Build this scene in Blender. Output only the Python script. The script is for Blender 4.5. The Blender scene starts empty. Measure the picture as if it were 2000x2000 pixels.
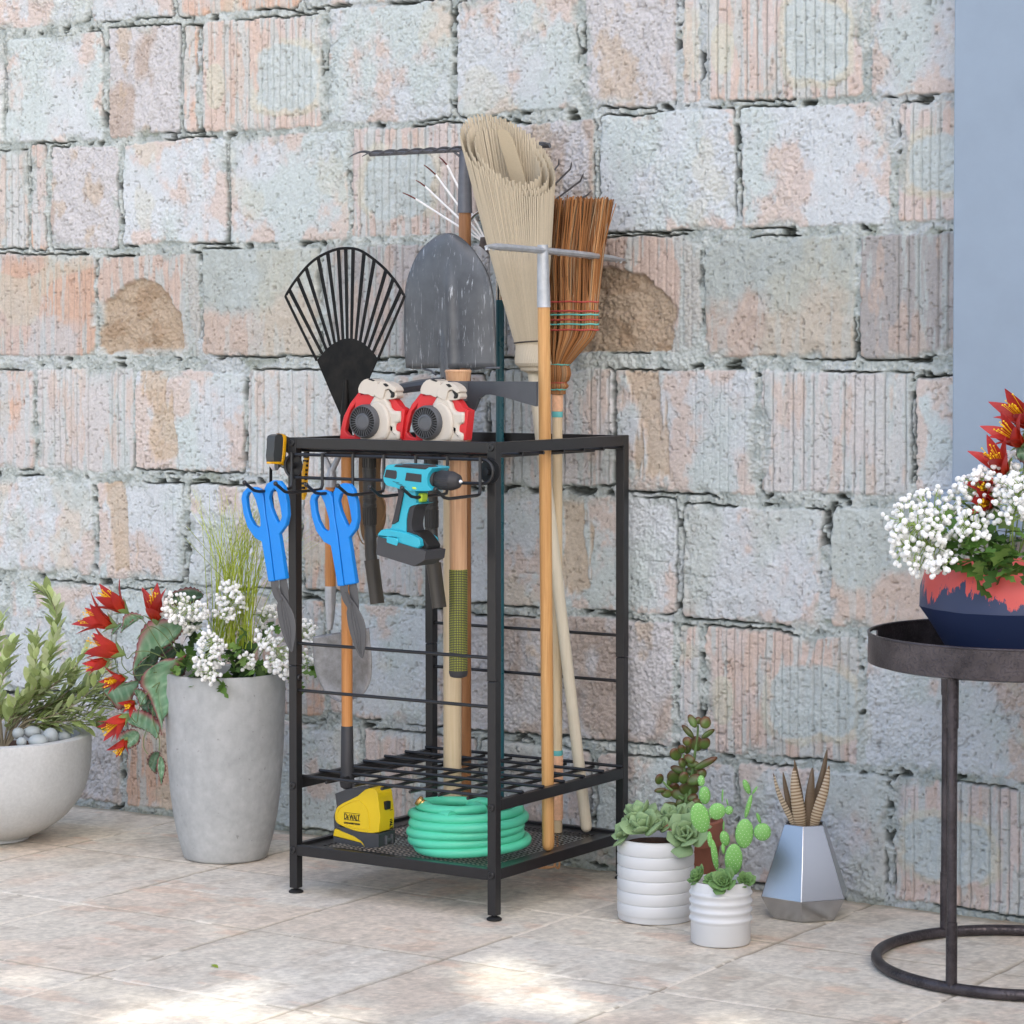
import bpy, bmesh, math, random
import numpy as np
from mathutils import Vector, Matrix, Quaternion
R = math.radians
rnd = random.Random(7)
scene = bpy.context.scene
COL = scene.collection

# ---------------------------------------------------------------- camera model (from the photograph's perspective)
FPX, YAW, PIT, CYP = 5241.754, 0.57724409, 0.03217415, 845.169
CAM = Vector((3.03005, -3.89992, 1.00675))
_c, _s = math.cos(YAW), math.sin(YAW)
CR = Vector((_c, _s, 0)); CF = Vector((-_s*math.cos(PIT), _c*math.cos(PIT), -math.sin(PIT))); CU = CR.cross(CF)
def ray(x, y): return CR*((x-1000)/FPX) - CU*((y-CYP)/FPX) + CF
def PY(x, y, Y):            # where the sight line meets the vertical plane at depth Y
    d = ray(x, y); return CAM + d*((Y-CAM.y)/d.y)
def PX(x, y, X):
    d = ray(x, y); return CAM + d*((X-CAM.x)/d.x)
def PZ(x, y, z=0.0):
    d = ray(x, y); return CAM + d*((z-CAM.z)/d.z)
def PD(x, y, c, d=0.0):     # where the sight line meets the upright plane facing the viewer, d behind point c
    r_ = ray(x, y); n = Vector((CF.x, CF.y, 0)).normalized(); return CAM + r_*(((Vector(c)-CAM).dot(n)+d)/r_.dot(n))
def SL(p, dy):               # slide a measured point along its sight line to dy further back
    p = Vector(p); return CAM+(p-CAM)*((p.y+dy-CAM.y)/(p.y-CAM.y))
def mpp(p): return (Vector(p)-CAM).dot(CF)/FPX
# survey frames used when measuring
def z1(u, v): return (450+.28468*u, 720+.28468*v)
def z2(u, v): return (540+.36232*u, 220+.36232*v)
def z3(u, v): return (.31056*u, 1100+.31056*v)
def z4(u, v): return (540+.36232*u, 1350+.36232*v)
def z5(u, v): return (1180+.26915*u, 1370+.26915*v)
def z6(u, v): return (1680+.31056*u, 750+.31056*v)
def z8(u, v): return (540+.36232*u, 1100+.36232*v)
def z9(u, v): return (720+.12422*u, 890+.12422*v)
def z10(u, v): return (560+.20704*u, 1430+.20704*v)

# ---------------------------------------------------------------- materials
def srgb(r, g, b):
    f = lambda c: (c/255/12.92 if c/255 <= .04045 else ((c/255+.055)/1.055)**2.4)
    return (f(r), f(g), f(b))
class NT:
    def __init__(s, name):
        s.m = bpy.data.materials.new(name); s.m.use_nodes = True
        s.t = s.m.node_tree; s.n = s.t.nodes; s.l = s.t.links
        s.b = s.n['Principled BSDF']
        s._tc = None
    def add(s, typ, **kw):
        n = s.n.new(typ)
        for k, v in kw.items():
            if k.startswith('i_'):
                key = k[2:]; key = int(key) if key.isdigit() else key.replace('_', ' ')
                n.inputs[key].default_value = v
            else: setattr(n, k, v)
        return n
    def link(s, a, b): s.l.new(a, b)
    def coord(s, scale=(1, 1, 1), kind='Object'):
        if s._tc is None: s._tc = s.add('ShaderNodeTexCoord')
        m = s.add('ShaderNodeMapping'); m.inputs['Scale'].default_value = scale
        s.link(s._tc.outputs[kind], m.inputs['Vector']); return m.outputs['Vector']
    def noise(s, scale, detail=3, rough=.55, vec=None, dist=0.0):
        n = s.add('ShaderNodeTexNoise'); n.inputs['Scale'].default_value = scale
        n.inputs['Detail'].default_value = detail; n.inputs['Roughness'].default_value = rough
        n.inputs['Distortion'].default_value = dist
        s.link(vec if vec is not None else s.coord(), n.inputs['Vector']); return n.outputs['Fac']
    def ramp(s, fac, stops):
        r = s.add('ShaderNodeValToRGB'); e = r.color_ramp.elements
        while len(e) < len(stops): e.new(.5)
        for i, (p, c) in enumerate(stops):
            e[i].position = p; e[i].color = (*c, 1) if len(c) == 3 else c
        s.link(fac, r.inputs['Fac']); return r.outputs['Color']
    def mix(s, fac, a, b, mode='MIX'):
        m = s.add('ShaderNodeMix', data_type='RGBA', blend_type=mode)
        for sock, v in ((m.inputs['Factor'], fac), (m.inputs['A'], a), (m.inputs['B'], b)):
            if hasattr(v, 'is_output'): s.link(v, sock)
            elif isinstance(v, (int, float)): sock.default_value = v
            else: sock.default_value = (*v, 1)
        return [o for o in m.outputs if o.type == 'RGBA'][0]
    def bump(s, h, strength, dist=.001):
        b = s.add('ShaderNodeBump'); b.inputs['Strength'].default_value = strength; b.inputs['Distance'].default_value = dist
        s.link(h, b.inputs['Height']); s.link(b.outputs['Normal'], s.b.inputs['Normal']); return b
    def setc(s, c):
        if hasattr(c, 'is_output'): s.link(c, s.b.inputs['Base Color'])
        else: s.b.inputs['Base Color'].default_value = (*c, 1)
    def p(s, **kw):
        for k, v in kw.items():
            sock = s.b.inputs[k.replace('_', ' ')]
            if hasattr(v, 'is_output'): s.link(v, sock)
            else: sock.default_value = v
MATS = {}
def mat(name, c, rough=.5, metal=0.0, var=.12, vs=60.0, bump=.0, bs=400.0, stretch=(1, 1, 1), c2=None, spec=None, coat=0, sss=0, trans=0):
    if name in MATS: return MATS[name]
    t = NT(name)
    c2 = c2 or tuple(min(1, x*(1+var)) for x in c); c1 = tuple(x*(1-var) for x in c)
    v = t.coord(stretch)
    f = t.noise(vs, 5, .6, v)
    t.setc(t.ramp(f, [(.3, c1), (.7, c2)]))
    rr = t.add('ShaderNodeMapRange'); t.link(f, rr.inputs[0]); rr.inputs[3].default_value = max(0, rough-.07); rr.inputs[4].default_value = min(1, rough+.07)
    t.p(Metallic=metal, Roughness=rr.outputs[0])
    if spec is not None: t.p(Specular_IOR_Level=spec)
    if coat: t.p(Coat_Weight=coat, Coat_Roughness=.1)
    if bump: t.bump(t.noise(bs, 4, .6, v), bump, .0008)
    if trans:
        tr = t.add('ShaderNodeBsdfTranslucent'); mx = t.add('ShaderNodeMixShader'); mx.inputs[0].default_value = trans
        t.link(t.b.inputs['Base Color'].links[0].from_socket, tr.inputs['Color'])
        out = t.n['Material Output']; t.link(t.b.outputs[0], mx.inputs[1]); t.link(tr.outputs[0], mx.inputs[2]); t.link(mx.outputs[0], out.inputs['Surface'])
    MATS[name] = t.m; return t.m
def wood(name, ca, cb, cc, scale=1.0, rough=.45):
    if name in MATS: return MATS[name]
    t = NT(name)
    v = t.coord((1, 1, .045))
    n1 = t.noise(110*scale, 6, .65, v, .6); n2 = t.noise(420*scale, 3, .6, t.coord((1, 1, .02)))
    a = t.ramp(n1, [(.25, ca), (.5, cb), (.78, cc)])
    t.setc(t.mix(.35, a, t.ramp(n2, [(.3, ca), (.7, cc)])))
    t.p(Roughness=rough); t.bump(n2, .15, .0006)
    MATS[name] = t.m; return t.m
def attr_mat(name, rough=.9, fine=900.0, bump=.35, fvar=.1, spec=.2, dist=.0012, trans=0):
    if name in MATS: return MATS[name]
    t = NT(name)
    a = t.add('ShaderNodeAttribute', attribute_name='Col')
    f = t.noise(fine, 4, .7)
    g = t.ramp(f, [(.25, (1-fvar*2,)*3), (.75, (1+fvar,)*3)])
    t.setc(t.mix(1.0, a.outputs['Color'], g, 'MULTIPLY')); t.p(Roughness=rough, Specular_IOR_Level=spec)
    if bump: t.bump(f, bump, dist)
    if trans:
        tr = t.add('ShaderNodeBsdfTranslucent'); mx = t.add('ShaderNodeMixShader'); mx.inputs[0].default_value = trans
        t.link(a.outputs['Color'], tr.inputs['Color'])
        t.link(t.b.outputs[0], mx.inputs[1]); t.link(tr.outputs[0], mx.inputs[2]); t.link(mx.outputs[0], t.n['Material Output'].inputs['Surface'])
    MATS[name] = t.m; return t.m

# ---------------------------------------------------------------- objects
def tag(o, label=None, cat=None, group=None, kind=None):
    if label: o['label'] = label
    if cat: o['category'] = cat
    if group: o['group'] = group
    if kind: o['kind'] = kind
    return o
def thing(name, label, cat, loc=(0, 0, 0), group=None, rz=0.0):
    o = bpy.data.objects.new(name, None); COL.objects.link(o); o.location = loc; o.rotation_euler = (0, 0, rz)
    o.empty_display_size = .05
    return tag(o, label, cat, group)
def kids(o): return [c for c in bpy.data.objects if c.parent == o]
def dup(o, loc=None, label=None, rz=None, parent=None):
    ch = kids(o); c = o.copy(); COL.objects.link(c)
    if parent is not None: c.parent = parent
    if loc is not None: c.location = loc
    if rz is not None: c.rotation_euler = (0, 0, rz)
    if label: c['label'] = label
    for k in ch: dup(k, parent=c)
    return c
class MB:
    def __init__(s): s.v = []; s.f = []; s.mi = []; s.col = []; s.m = 0; s.c = None
    def _add(s, vs, fs):
        b = len(s.v); s.v += [tuple(v) for v in vs]; s.f += [tuple(i+b for i in f) for f in fs]; s.mi += [s.m]*len(fs)
        if s.c is not None:
            for v in vs: s.col.append(s.c(Vector(v)) if callable(s.c) else s.c)
        return b
    def box(s, a, b):
        (x0, y0, z0), (x1, y1, z1_) = a, b
        s._add([(x0, y0, z0), (x1, y0, z0), (x1, y1, z0), (x0, y1, z0), (x0, y0, z1_), (x1, y0, z1_), (x1, y1, z1_), (x0, y1, z1_)],
               [(0, 3, 2, 1), (4, 5, 6, 7), (0, 1, 5, 4), (1, 2, 6, 5), (2, 3, 7, 6), (3, 0, 4, 7)])
    def tube(s, pts, r, n=10, caps=True, sq=1.0, side=None):
        pts = [Vector(p) for p in pts]
        rs = r if isinstance(r, (list, tuple)) else [r]*len(pts)
        N = len(pts); t0 = (pts[1]-pts[0]).normalized()
        nrm = Vector(side) if side else t0.orthogonal()
        nrm = (nrm - t0*nrm.dot(t0)).normalized()
        vs = []
        for i, p in enumerate(pts):
            t = (pts[min(i+1, N-1)]-pts[max(i-1, 0)])
            t = t.normalized() if t.length > 1e-9 else t0
            nrm = nrm - t*nrm.dot(t); nrm = nrm.normalized() if nrm.length > 1e-6 else t.orthogonal().normalized()
            bi = t.cross(nrm)
            for k in range(n):
                a = 2*math.pi*k/n
                vs.append(p+nrm*(math.cos(a)*rs[i])+bi*(math.sin(a)*rs[i]*sq))
        fs = [(i*n+k, i*n+(k+1) % n, (i+1)*n+(k+1) % n, (i+1)*n+k) for i in range(N-1) for k in range(n)]
        if caps: fs += [tuple(range(n))[::-1], tuple((N-1)*n+k for k in range(n))]
        s._add(vs, fs)
    def lathe(s, prof, n=48, o=(0, 0, 0), ax=None, caps=(True, True), sx=1.0, sy=1.0, ph=0.0):
        o = Vector(o); ax = Vector(ax).normalized() if ax is not None else Vector((0, 0, 1))
        if abs(ax.z) > .9999: e1 = Vector((1, 0, 0)); e2 = Vector((0, 1, 0)) if ax.z > 0 else Vector((0, -1, 0))
        else: e1 = Vector((0, 0, 1)).cross(ax).normalized(); e2 = ax.cross(e1)
        vs = []
        for (r, h) in prof:
            for k in range(n):
                a = 2*math.pi*k/n+ph; vs.append(o+ax*h+e1*(r*math.cos(a)*sx)+e2*(r*math.sin(a)*sy))
        N = len(prof)
        fs = [(i*n+k, i*n+(k+1) % n, (i+1)*n+(k+1) % n, (i+1)*n+k) for i in range(N-1) for k in range(n)]
        if caps[0]: fs.append(tuple(range(n))[::-1])
        if caps[1]: fs.append(tuple((N-1)*n+k for k in range(n)))
        s._add(vs, fs)
    def prism(s, poly, d, holes=()):
        """polygon in 3D (list of Vectors, planar) extruded by vector d; holes bridged by triangulation"""
        d = Vector(d)
        from mathutils.geometry import tessellate_polygon
        loops = [[Vector(p) for p in poly]]+[[Vector(p) for p in h] for h in holes]
        tris = tessellate_polygon(loops); flat = [p for l in loops for p in l]; n = len(flat)
        nrm = Vector((0, 0, 0)); P = loops[0]
        for i in range(len(P)): nrm += P[i].cross(P[(i+1) % len(P)])
        vs = flat+[p+d for p in flat]; fs = []
        for t in tris:
            a, b, c = t
            if (flat[b]-flat[a]).cross(flat[c]-flat[a]).length < 1e-12: continue
            nn = (flat[b]-flat[a]).cross(flat[c]-flat[a])
            if nn.dot(d) > 0: t = (a, c, b)
            fs.append(tuple(t)); fs.append(tuple(i+n for i in reversed(t)))
        o = 0
        for li, l in enumerate(loops):
            k = len(l); ar = Vector((0, 0, 0))
            for i in range(k): ar += l[i].cross(l[(i+1) % k])
            outw = (ar.dot(d) > 0) == (li == 0)
            for i in range(k):
                a, b = o+i, o+(i+1) % k
                fs.append((a, b, b+n, a+n) if outw else (b, a, a+n, b+n))
            o += k
        s._add(vs, fs)
    def leaf(s, base, d, up, L, W, n=5, curl=0.0, fold=.15, shape=None):
        """pointed leaf blade from base along d"""
        base = Vector(base); d = Vector(d).normalized(); up = Vector(up); sd = d.cross(up)
        sd = sd.normalized() if sd.length > 1e-6 else d.orthogonal().normalized(); up = sd.cross(d).normalized()
        sh = shape or (lambda t: math.sin(math.pi*t**.8)**.9 if 0 < t < 1 else 0)
        vs = []
        for i in range(n+1):
            t = i/n; w = W/2*max(sh(t), .03); a = curl*t
            c = base+d*(L*(math.sin(a)/curl if curl else t))+up*(-L*((1-math.cos(a))/curl) if curl else 0)
            vs += [c-sd*w+up*(fold*w), c, c+sd*w+up*(fold*w)]
        fs = []
        for i in range(n):
            a = 3*i; fs += [(a, a+1, a+4, a+3), (a+1, a+2, a+5, a+4)]
        s._add(vs, fs)
    def ell(s, c, r, rot=None, nu=12, nv=8):
        vs = [Vector((0, 0, -1))]; fs = []
        for j in range(1, nv):
            b = -math.pi/2+math.pi*j/nv
            for i in range(nu): a = 2*math.pi*i/nu; vs.append(Vector((math.cos(a)*math.cos(b), math.sin(a)*math.cos(b), math.sin(b))))
        vs.append(Vector((0, 0, 1))); L = len(vs)-1
        for i in range(nu): fs.append((0, 1+(i+1) % nu, 1+i)); fs.append((L, L-nu+i, L-nu+(i+1) % nu))
        for j in range(nv-2):
            for i in range(nu): fs.append((1+j*nu+i, 1+j*nu+(i+1) % nu, 1+(j+1)*nu+(i+1) % nu, 1+(j+1)*nu+i))
        r = Vector(r) if hasattr(r, '__len__') else Vector((r, r, r)); M = rot or Matrix.Identity(3); c = Vector(c)
        s._add([c+M @ Vector((v.x*r.x, v.y*r.y, v.z*r.z)) for v in vs], fs)
    def build(s, name, m, parent=None, smooth=40, bevel=0.0, seg=2, solid=0.0, sub=0, origin=None):
        me = bpy.data.meshes.new(name)
        o = bpy.data.objects.new(name, me); COL.objects.link(o)
        off = Vector((0, 0, 0))
        if parent is not None:
            o.parent = parent
            p = parent
            while p is not None: off = off + Vector(p.location); p = p.parent
        if origin is not None: o.location = Vector(origin)-off; off = Vector(origin)
        me.from_pydata([(v[0]-off.x, v[1]-off.y, v[2]-off.z) for v in s.v], [], s.f)
        for mm in (m if isinstance(m, (list, tuple)) else [m]): me.materials.append(mm)
        me.polygons.foreach_set('material_index', s.mi)
        if s.col:
            ca = me.color_attributes.new('Col', 'FLOAT_COLOR', 'POINT')
            ca.data.foreach_set('color', [x for c in s.col for x in (c[0], c[1], c[2], 1.0)])
        me.validate(); me.update()
        if smooth:
            me.polygons.foreach_set('use_smooth', [True]*len(me.polygons))
            if smooth < 180 and not sub: me.set_sharp_from_angle(angle=R(smooth))
        if solid: q = o.modifiers.new('s', 'SOLIDIFY'); q.thickness = solid; q.offset = 0
        if bevel:
            q = o.modifiers.new('b', 'BEVEL'); q.width = bevel; q.segments = seg; q.limit_method = 'ANGLE'; q.angle_limit = R(35); q.harden_normals = False
            q.use_clamp_overlap = True
        if sub: q = o.modifiers.new('u', 'SUBSURF'); q.levels = sub; q.render_levels = sub
        return o
def smoothpts(pts, n=6, closed=False):
    """Catmull-Rom through points"""
    P = [Vector(p) for p in pts]; out = []; N = len(P)
    for i in range(N if closed else N-1):
        p0 = P[(i-1) % N] if closed or i > 0 else P[0]; p1 = P[i]; p2 = P[(i+1) % N]
        p3 = P[(i+2) % N] if closed or i+2 < N else P[-1]
        for k in range(n):
            t = k/n
            out.append(.5*((2*p1)+(p2-p0)*t+(2*p0-5*p1+4*p2-p3)*t*t+(3*p1-p0-3*p2+p3)*t**3))
    if not closed: out.append(P[-1])
    return out
def trace(zf, pts, Y, smooth=0):
    P = [PY(*zf(u, v), Y) for u, v in pts]
    return smoothpts(P, smooth, True) if smooth else P
# ================================================================ numpy noise
def _h(ix, iy, seed):
    n = (ix.astype(np.int64)*374761393 + iy.astype(np.int64)*668265263 + seed*2147483647*31) & 0xffffffff
    n = ((n ^ (n >> 13))*1274126177) & 0xffffffff
    n = ((n ^ (n >> 16))*2246822519) & 0xffffffff
    return ((n ^ (n >> 15)) & 0xffffff).astype(np.float64)/0xffffff
def vn(x, y, seed=0):
    ix = np.floor(x); iy = np.floor(y); fx = x-ix; fy = y-iy
    fx = fx*fx*fx*(fx*(fx*6-15)+10); fy = fy*fy*fy*(fy*(fy*6-15)+10)
    ix = ix.astype(np.int64); iy = iy.astype(np.int64)
    a = _h(ix, iy, seed); b = _h(ix+1, iy, seed); c = _h(ix, iy+1, seed); d = _h(ix+1, iy+1, seed)
    return (a+(b-a)*fx)*(1-fy)+(c+(d-c)*fx)*fy
def fbm(x, y, seed=0, o=4, g=.5):
    s = 0; a = 1; t = 0
    for i in range(o):
        s = s+a*vn(x, y, seed+i*17); t += a; a *= g; x = x*2.03+3.7; y = y*2.03+1.3
    return s/t
def sst(a, b, x): t = np.clip((x-a)/(b-a), 0, 1); return t*t*(3-2*t)
def lin(r, g, b): return np.array(srgb(r, g, b))
def grid_mesh(name, xs, ys, P, C, m, sharp=False):
    nx, ny = len(xs), len(ys)
    me = bpy.data.meshes.new(name)
    me.vertices.add(nx*ny); me.vertices.foreach_set('co', P.reshape(-1).astype(np.float32))
    i = np.arange(nx*ny).reshape(ny, nx)
    q = np.stack([i[:-1, :-1], i[:-1, 1:], i[1:, 1:], i[1:, :-1]], -1).reshape(-1)
    nf = (nx-1)*(ny-1)
    me.loops.add(nf*4); me.polygons.add(nf)
    me.polygons.foreach_set('loop_start', np.arange(0, nf*4, 4)); me.loops.foreach_set('vertex_index', q)
    me.update(calc_edges=True)
    me.polygons.foreach_set('use_smooth', np.ones(nf, bool))
    ca = me.color_attributes.new('Col', 'FLOAT_COLOR', 'POINT')
    ca.data.foreach_set('color', np.concatenate([C, np.ones(C.shape[:-1]+(1,))], -1).reshape(-1).astype(np.float32))
    me.materials.append(m); me.validate()
    return me

# ================================================================ block wall
WY = .50
ROWS = [(1.705, 1.905), (1.459, 1.688), (1.226, 1.444), (.989, 1.208), (.737, .956), (.500, .716), (.247, .480), (.012, .226)]
# each course: (x0, x1, style)
S_, G_, RR, RL, K_, T_, F_, M_, D_, O_, B_ = 'smooth groove ringr ringl rough broken flake mixed dgroove orange plaster'.split()
COURSES = [
 [(-1.6, -1.27, S_), (-1.255, -.935, B_), (-.922, -.70, S_), (-.685, -.36, O_), (-.345, -.06, S_), (-.05, .28, S_), (.295, .60, RR), (.615, .93, K_), (.945, 1.5, S_)],
 [(-1.55, -1.186, G_), (-1.176, -.893, S_), (-.874, -.678, K_), (-.667, -.63, O_), (-.614, -.302, RR), (-.284, .018, S_), (.034, .312, S_), (.332, .530, K_), (.545, .580, O_), (.595, .914, RR), (.931, 1.23, S_), (1.245, 1.6, G_)],
 [(-1.5, -1.117, G_), (-1.105, -1.063, O_), (-1.046, -.852, K_), (-.834, -.551, S_), (-.541, -.236, S_), (-.224, .08, RL), (.094, .350, K_), (.365, .656, S_), (.670, .970, S_), (.987, 1.30, RL)],
 [(-1.3, -.918, O_), (-.909, -.626, T_), (-.615, -.309, M_), (-.299, -.02, D_), (-.005, .25, G_), (.262, .583, T_), (.592, .901, M_), (.912, 1.26, D_)],
 [(-1.5, -1.101, O_), (-1.091, -.811, G_), (-.805, -.505, F_), (-.493, -.20, G_), (-.186, .10, S_), (.112, .395, G_), (.402, .699, F_), (.713, 1.015, G_), (1.025, 1.3, S_)],
 [(-1.35, -.930, B_), (-.915, -.675, F_), (-.655, -.37, B_), (-.35, -.05, O_), (-.036, .235, S_), (.25, .531, F_), (.549, .836, B_), (.857, 1.2, M_)],
 [(-1.6, -1.19, S_), (-1.176, -.88, S_), (-.862, -.60, S_), (-.585, -.30, O_), (-.286, .0, S_), (.014, .255, K_), (.27, .527, K_), (.542, .583, O_), (.598, .913, RR), (.93, 1.26, S_)],
 [(-1.3, -.850, K_), (-.832, -.53, O_), (-.515, -.21, S_), (-.195, .08, RR), (.094, .34, B_), (.357, .66, S_), (.672, .968, B_), (.986, 1.3, RL)],
]
def extend(c, seed):
    r = random.Random(seed); c = list(c); st = [S_, S_, K_, O_, G_, M_, B_]
    while c[0][0] > -4.2: x1 = c[0][0]-.014; c.insert(0, (x1-r.uniform(.2, .32), x1, r.choice(st)))
    while c[-1][1] < 4.2: x0 = c[-1][1]+.014; c.append((x0, x0+r.uniform(.2, .32), r.choice(st)))
    return c
def build_wall():
    dx = .0018
    xs = np.concatenate([np.linspace(-4, -2.4, 30)[:-1], np.arange(-2.4, -1.34, .0042), np.arange(-1.34, 1.36, dx), np.arange(1.36, 2.4, .0042), np.linspace(2.4, 4, 30)])
    zs = np.concatenate([np.linspace(-.12, -.02, 8)[:-1], np.arange(-.02, 1.86, dx), np.arange(1.86, 2.5, .0042), np.linspace(2.5, 3.4, 30)])
    X, Z = np.meshgrid(xs, zs)
    # irregular joints
    wx = X+.0055*(fbm(X*14, Z*14, 3, 3)-.5)*2+.0022*(vn(X*110, Z*110, 5)-.5)*2
    wz = Z+.0065*(fbm(X*11, Z*11, 9, 3)-.5)*2+.0024*(vn(X*120, Z*120, 11)-.5)*2
    n40 = fbm(X*42, Z*42, 21, 4, .6); n120 = fbm(X*235, Z*235, 23, 2, .6); n8 = fbm(X*7, Z*7, 27, 4); n3 = fbm(X*2.6, Z*2.6, 29, 3)
    n200 = .8*vn(X*210, Z*210, 25)+.5*vn(X*330, Z*330, 26)-.65
    n300 = vn(X*340, Z*340, 28)
    H = -.0030+.0060*(n40-.5)*2+.0034*(n120-.5)*2+.0014*n200+.0012*(n300-.5)
    mort = lin(192, 197, 194); mort2 = lin(168, 175, 172)
    C = mort2+(mort-mort2)*sst(.35, .62, n40)[..., None]
    C = C+(lin(196, 200, 205)-C)*(sst(.55, .7, n8)*.5)[..., None]
    moss = sst(.62, .74, fbm(X*16, Z*30, 33, 4))*sst(.5, .62, n8)
    C = C+(lin(112, 120, 92)-C)*(moss*.45)[..., None]
    D = np.full(X.shape, -1.0)
    rows = list(ROWS); cours = [list(c) for c in COURSES]
    z = 1.93
    k = 0
    while z < 3.4:
        rows.append((z, z+.218)); cours.append([(-.3-.11*k, .0-.11*k, S_)]); z += .236; k += 1
    ri = random.Random(5)
    for ci, ((za, zb), c) in enumerate(zip(rows, cours)):
        for bi, (xa, xb, st) in enumerate(extend(c, ci)):
            sd = 100+ci*37+bi*5
            j0, j1 = np.searchsorted(xs, [xa-.03, xb+.03]); i0, i1 = np.searchsorted(zs, [za-.03, zb+.03])
            if j1-j0 < 2 or i1-i0 < 2: continue
            sl = (slice(i0, i1), slice(j0, j1))
            tz0 = za+ri.uniform(-.006, .006); tz1 = zb+ri.uniform(-.006, .006); tl = ri.uniform(-.012, .012)
            x = wx[sl]; zz = wz[sl]+tl*(x-(xa+xb)/2)
            cx, cz, hx, hz = (xa+xb)/2, (tz0+tz1)/2, (xb-xa)/2, (tz1-tz0)/2
            rr = min(ri.uniform(.005, .012), hx*.5)
            qx = np.abs(x-cx)-hx+rr; qz = np.abs(zz-cz)-hz+rr
            d = -(np.hypot(np.maximum(qx, 0), np.maximum(qz, 0))+np.minimum(np.maximum(qx, qz), 0)-rr)   # >0 inside
            u = (X[sl]-xa)/(xb-xa); v = (Z[sl]-tz0)/(tz1-tz0)
            a40 = n40[sl]; a120 = n120[sl]; a8 = n8[sl]
            XX, ZZ = X[sl], Z[sl]
            lilac, mint, pink, yel, ora, tan = lin(202, 206, 209), lin(195, 203, 202), lin(206, 197, 195), lin(203, 200, 184), lin(207, 182, 166), lin(196, 176, 154)
            warm = ri.uniform(-.06, .06)
            f1 = fbm(XX*9+sd, ZZ*7, sd, 4); f2 = fbm(XX*13, ZZ*9+sd, sd+3, 5, .6); f3 = fbm(XX*60, ZZ*9, sd+7, 4); pit = vn(XX*170, ZZ*170, sd+8)*.75+.25*vn(XX*60, ZZ*60, sd+9)
            edge = np.clip(1-d/.03, 0, 1)
            col = lilac+(mint-lilac)*sst(.38, .62, f1)[..., None]
            h = .0016*(a120-.5)+.0026*(a40-.5)+.004*(f1-.5)+(.0009*n200[sl]+.0009*(n300[sl]-.5))*(.35+.65*sst(.3, .6, fbm(XX*5, ZZ*5+sd, sd+31, 3)))
            rough_amt = sst(.42, .66, fbm(XX*8+sd, ZZ*8, sd+11, 3))
            def over(c, k): return col+(c-col)*np.clip(k, 0, 1)[..., None]
            if st in (S_, B_, F_):
                h = h+rough_amt*(.0050*(a40-.5)+.0026*(a120-.5)+.0014*n200[sl])
                col = over(pink, sst(.48, .66, f2)*.6)
                col = over(ora, sst(.60, .68, f2+.12*edge)*.48)
                col = over(yel, sst(.66, .72, fbm(XX*8, ZZ*6, sd+13, 4))*.4)
                if st == B_: h = h+.010*(fbm(XX*9, ZZ*9, sd+15, 5)-.42)+.003*(a40-.5); col = over(mort, sst(.38, .6, f1)*.8)
                if st == F_:
                    e = (u-.12)+.25*(f3-.5)+.12*(v-.5)
                    k = sst(0, .03, e)*(1-sst(.22, .26, e))*sst(-.02, .05, v-.15+.4*(f2-.5))
                    col = over(tan, k*.8); h = h-.004*k+.003*k*(a40-.5)
                    p = (XX*1000/ri.uniform(17, 21)) % 1; gr = (sst(.36, .46, e))*(1-sst(.0, .16, p)); h = h-.0022*gr
            elif st in (G_, RR, RL, D_, O_):
                per = ri.uniform(.0165, .021)
                p = (XX/per+.25*(vn(XX*20, ZZ*2, sd)-.5)) % 1; pid = np.floor(XX/per)
                gate = _h(pid.astype(np.int64), np.zeros_like(pid, dtype=np.int64), sd)
                slot = (1-sst(.035, .095, np.abs(p-.5)))*(gate > .25)
                step = (gate-.5)*.0018
                base = {G_: mint*.55+pink*.45, D_: lin(176, 172, 170), O_: lin(211, 178, 158), RR: ora*.65+pink*.35, RL: ora*.5+pink*.5}[st]
                col = base+(pink-base)*(sst(.4, .65, f1)*.55)[..., None]
                sv = fbm(XX*75, ZZ*8+sd, sd+17, 4)
                col = over(mint*.95, sst(.50, .62, sv)*.72)
                col = over(ora, sst(.58, .68, fbm(XX*45, ZZ*10, sd+19, 4))*.5)
                col = over(lin(150, 154, 152), slot*.35)
                h = h+(step-.0052*slot)*(.35 if st == O_ else 1)
                if st == O_: col = over(lilac, sst(.5, .62, f2)*.55); col = over(yel, sst(.6, .68, fbm(XX*6, ZZ*9, sd+23, 3))*.5)
                if st in (RR, RL):
                    uc = .70 if st == RR else .40
                    hw = .28 if st == RR else .36
                    hw = hw*ri.uniform(.82, 1.12); uc = uc+ri.uniform(-.05, .05); q = (np.abs((u-uc)/hw)**3.2+np.abs((v-.46)/ri.uniform(.30, .40))**3.2)**(1/3.2)+.55*(f2-.5)+.2*(a8-.5)
                    col = over(yel, (1-sst(.98, 1.08, q))*sst(.34, .5, f1)*.7); col = over(mint*.95+lin(40, 46, 56)*.2, (1-sst(.80, .90, q))*.92)
                    h = h+.0016*(1-sst(.9, 1.05, q))+(1-sst(.9, 1.0, q))*.006*(a40-.5)
                    if st == RR:
                        q2 = (np.abs((u-.11)/.075)**2.5+np.abs((v-.42)/.2)**2.5)**(1/2.5)+.2*(f2-.5); col = over(yel, (1-sst(.95, 1.05, q2))*.75)
            elif st == K_:
                col = lin(202, 199, 200)+(lin(188, 174, 165)-lin(202, 199, 200))*sst(.45, .62, fbm(XX*13, ZZ*6, sd+5, 4))[..., None]
                h = h+.011*(fbm(XX*30, ZZ*24, sd+9, 5, .68)-.5)+.002*(a40-.5)+.003*(a120-.5)
                col = over(tan, sst(.62, .72, f2)*.6)
            elif st == T_:
                p = (XX/.0185) % 1; slot = 1-sst(.06, .16, np.abs(p-.5))
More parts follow.
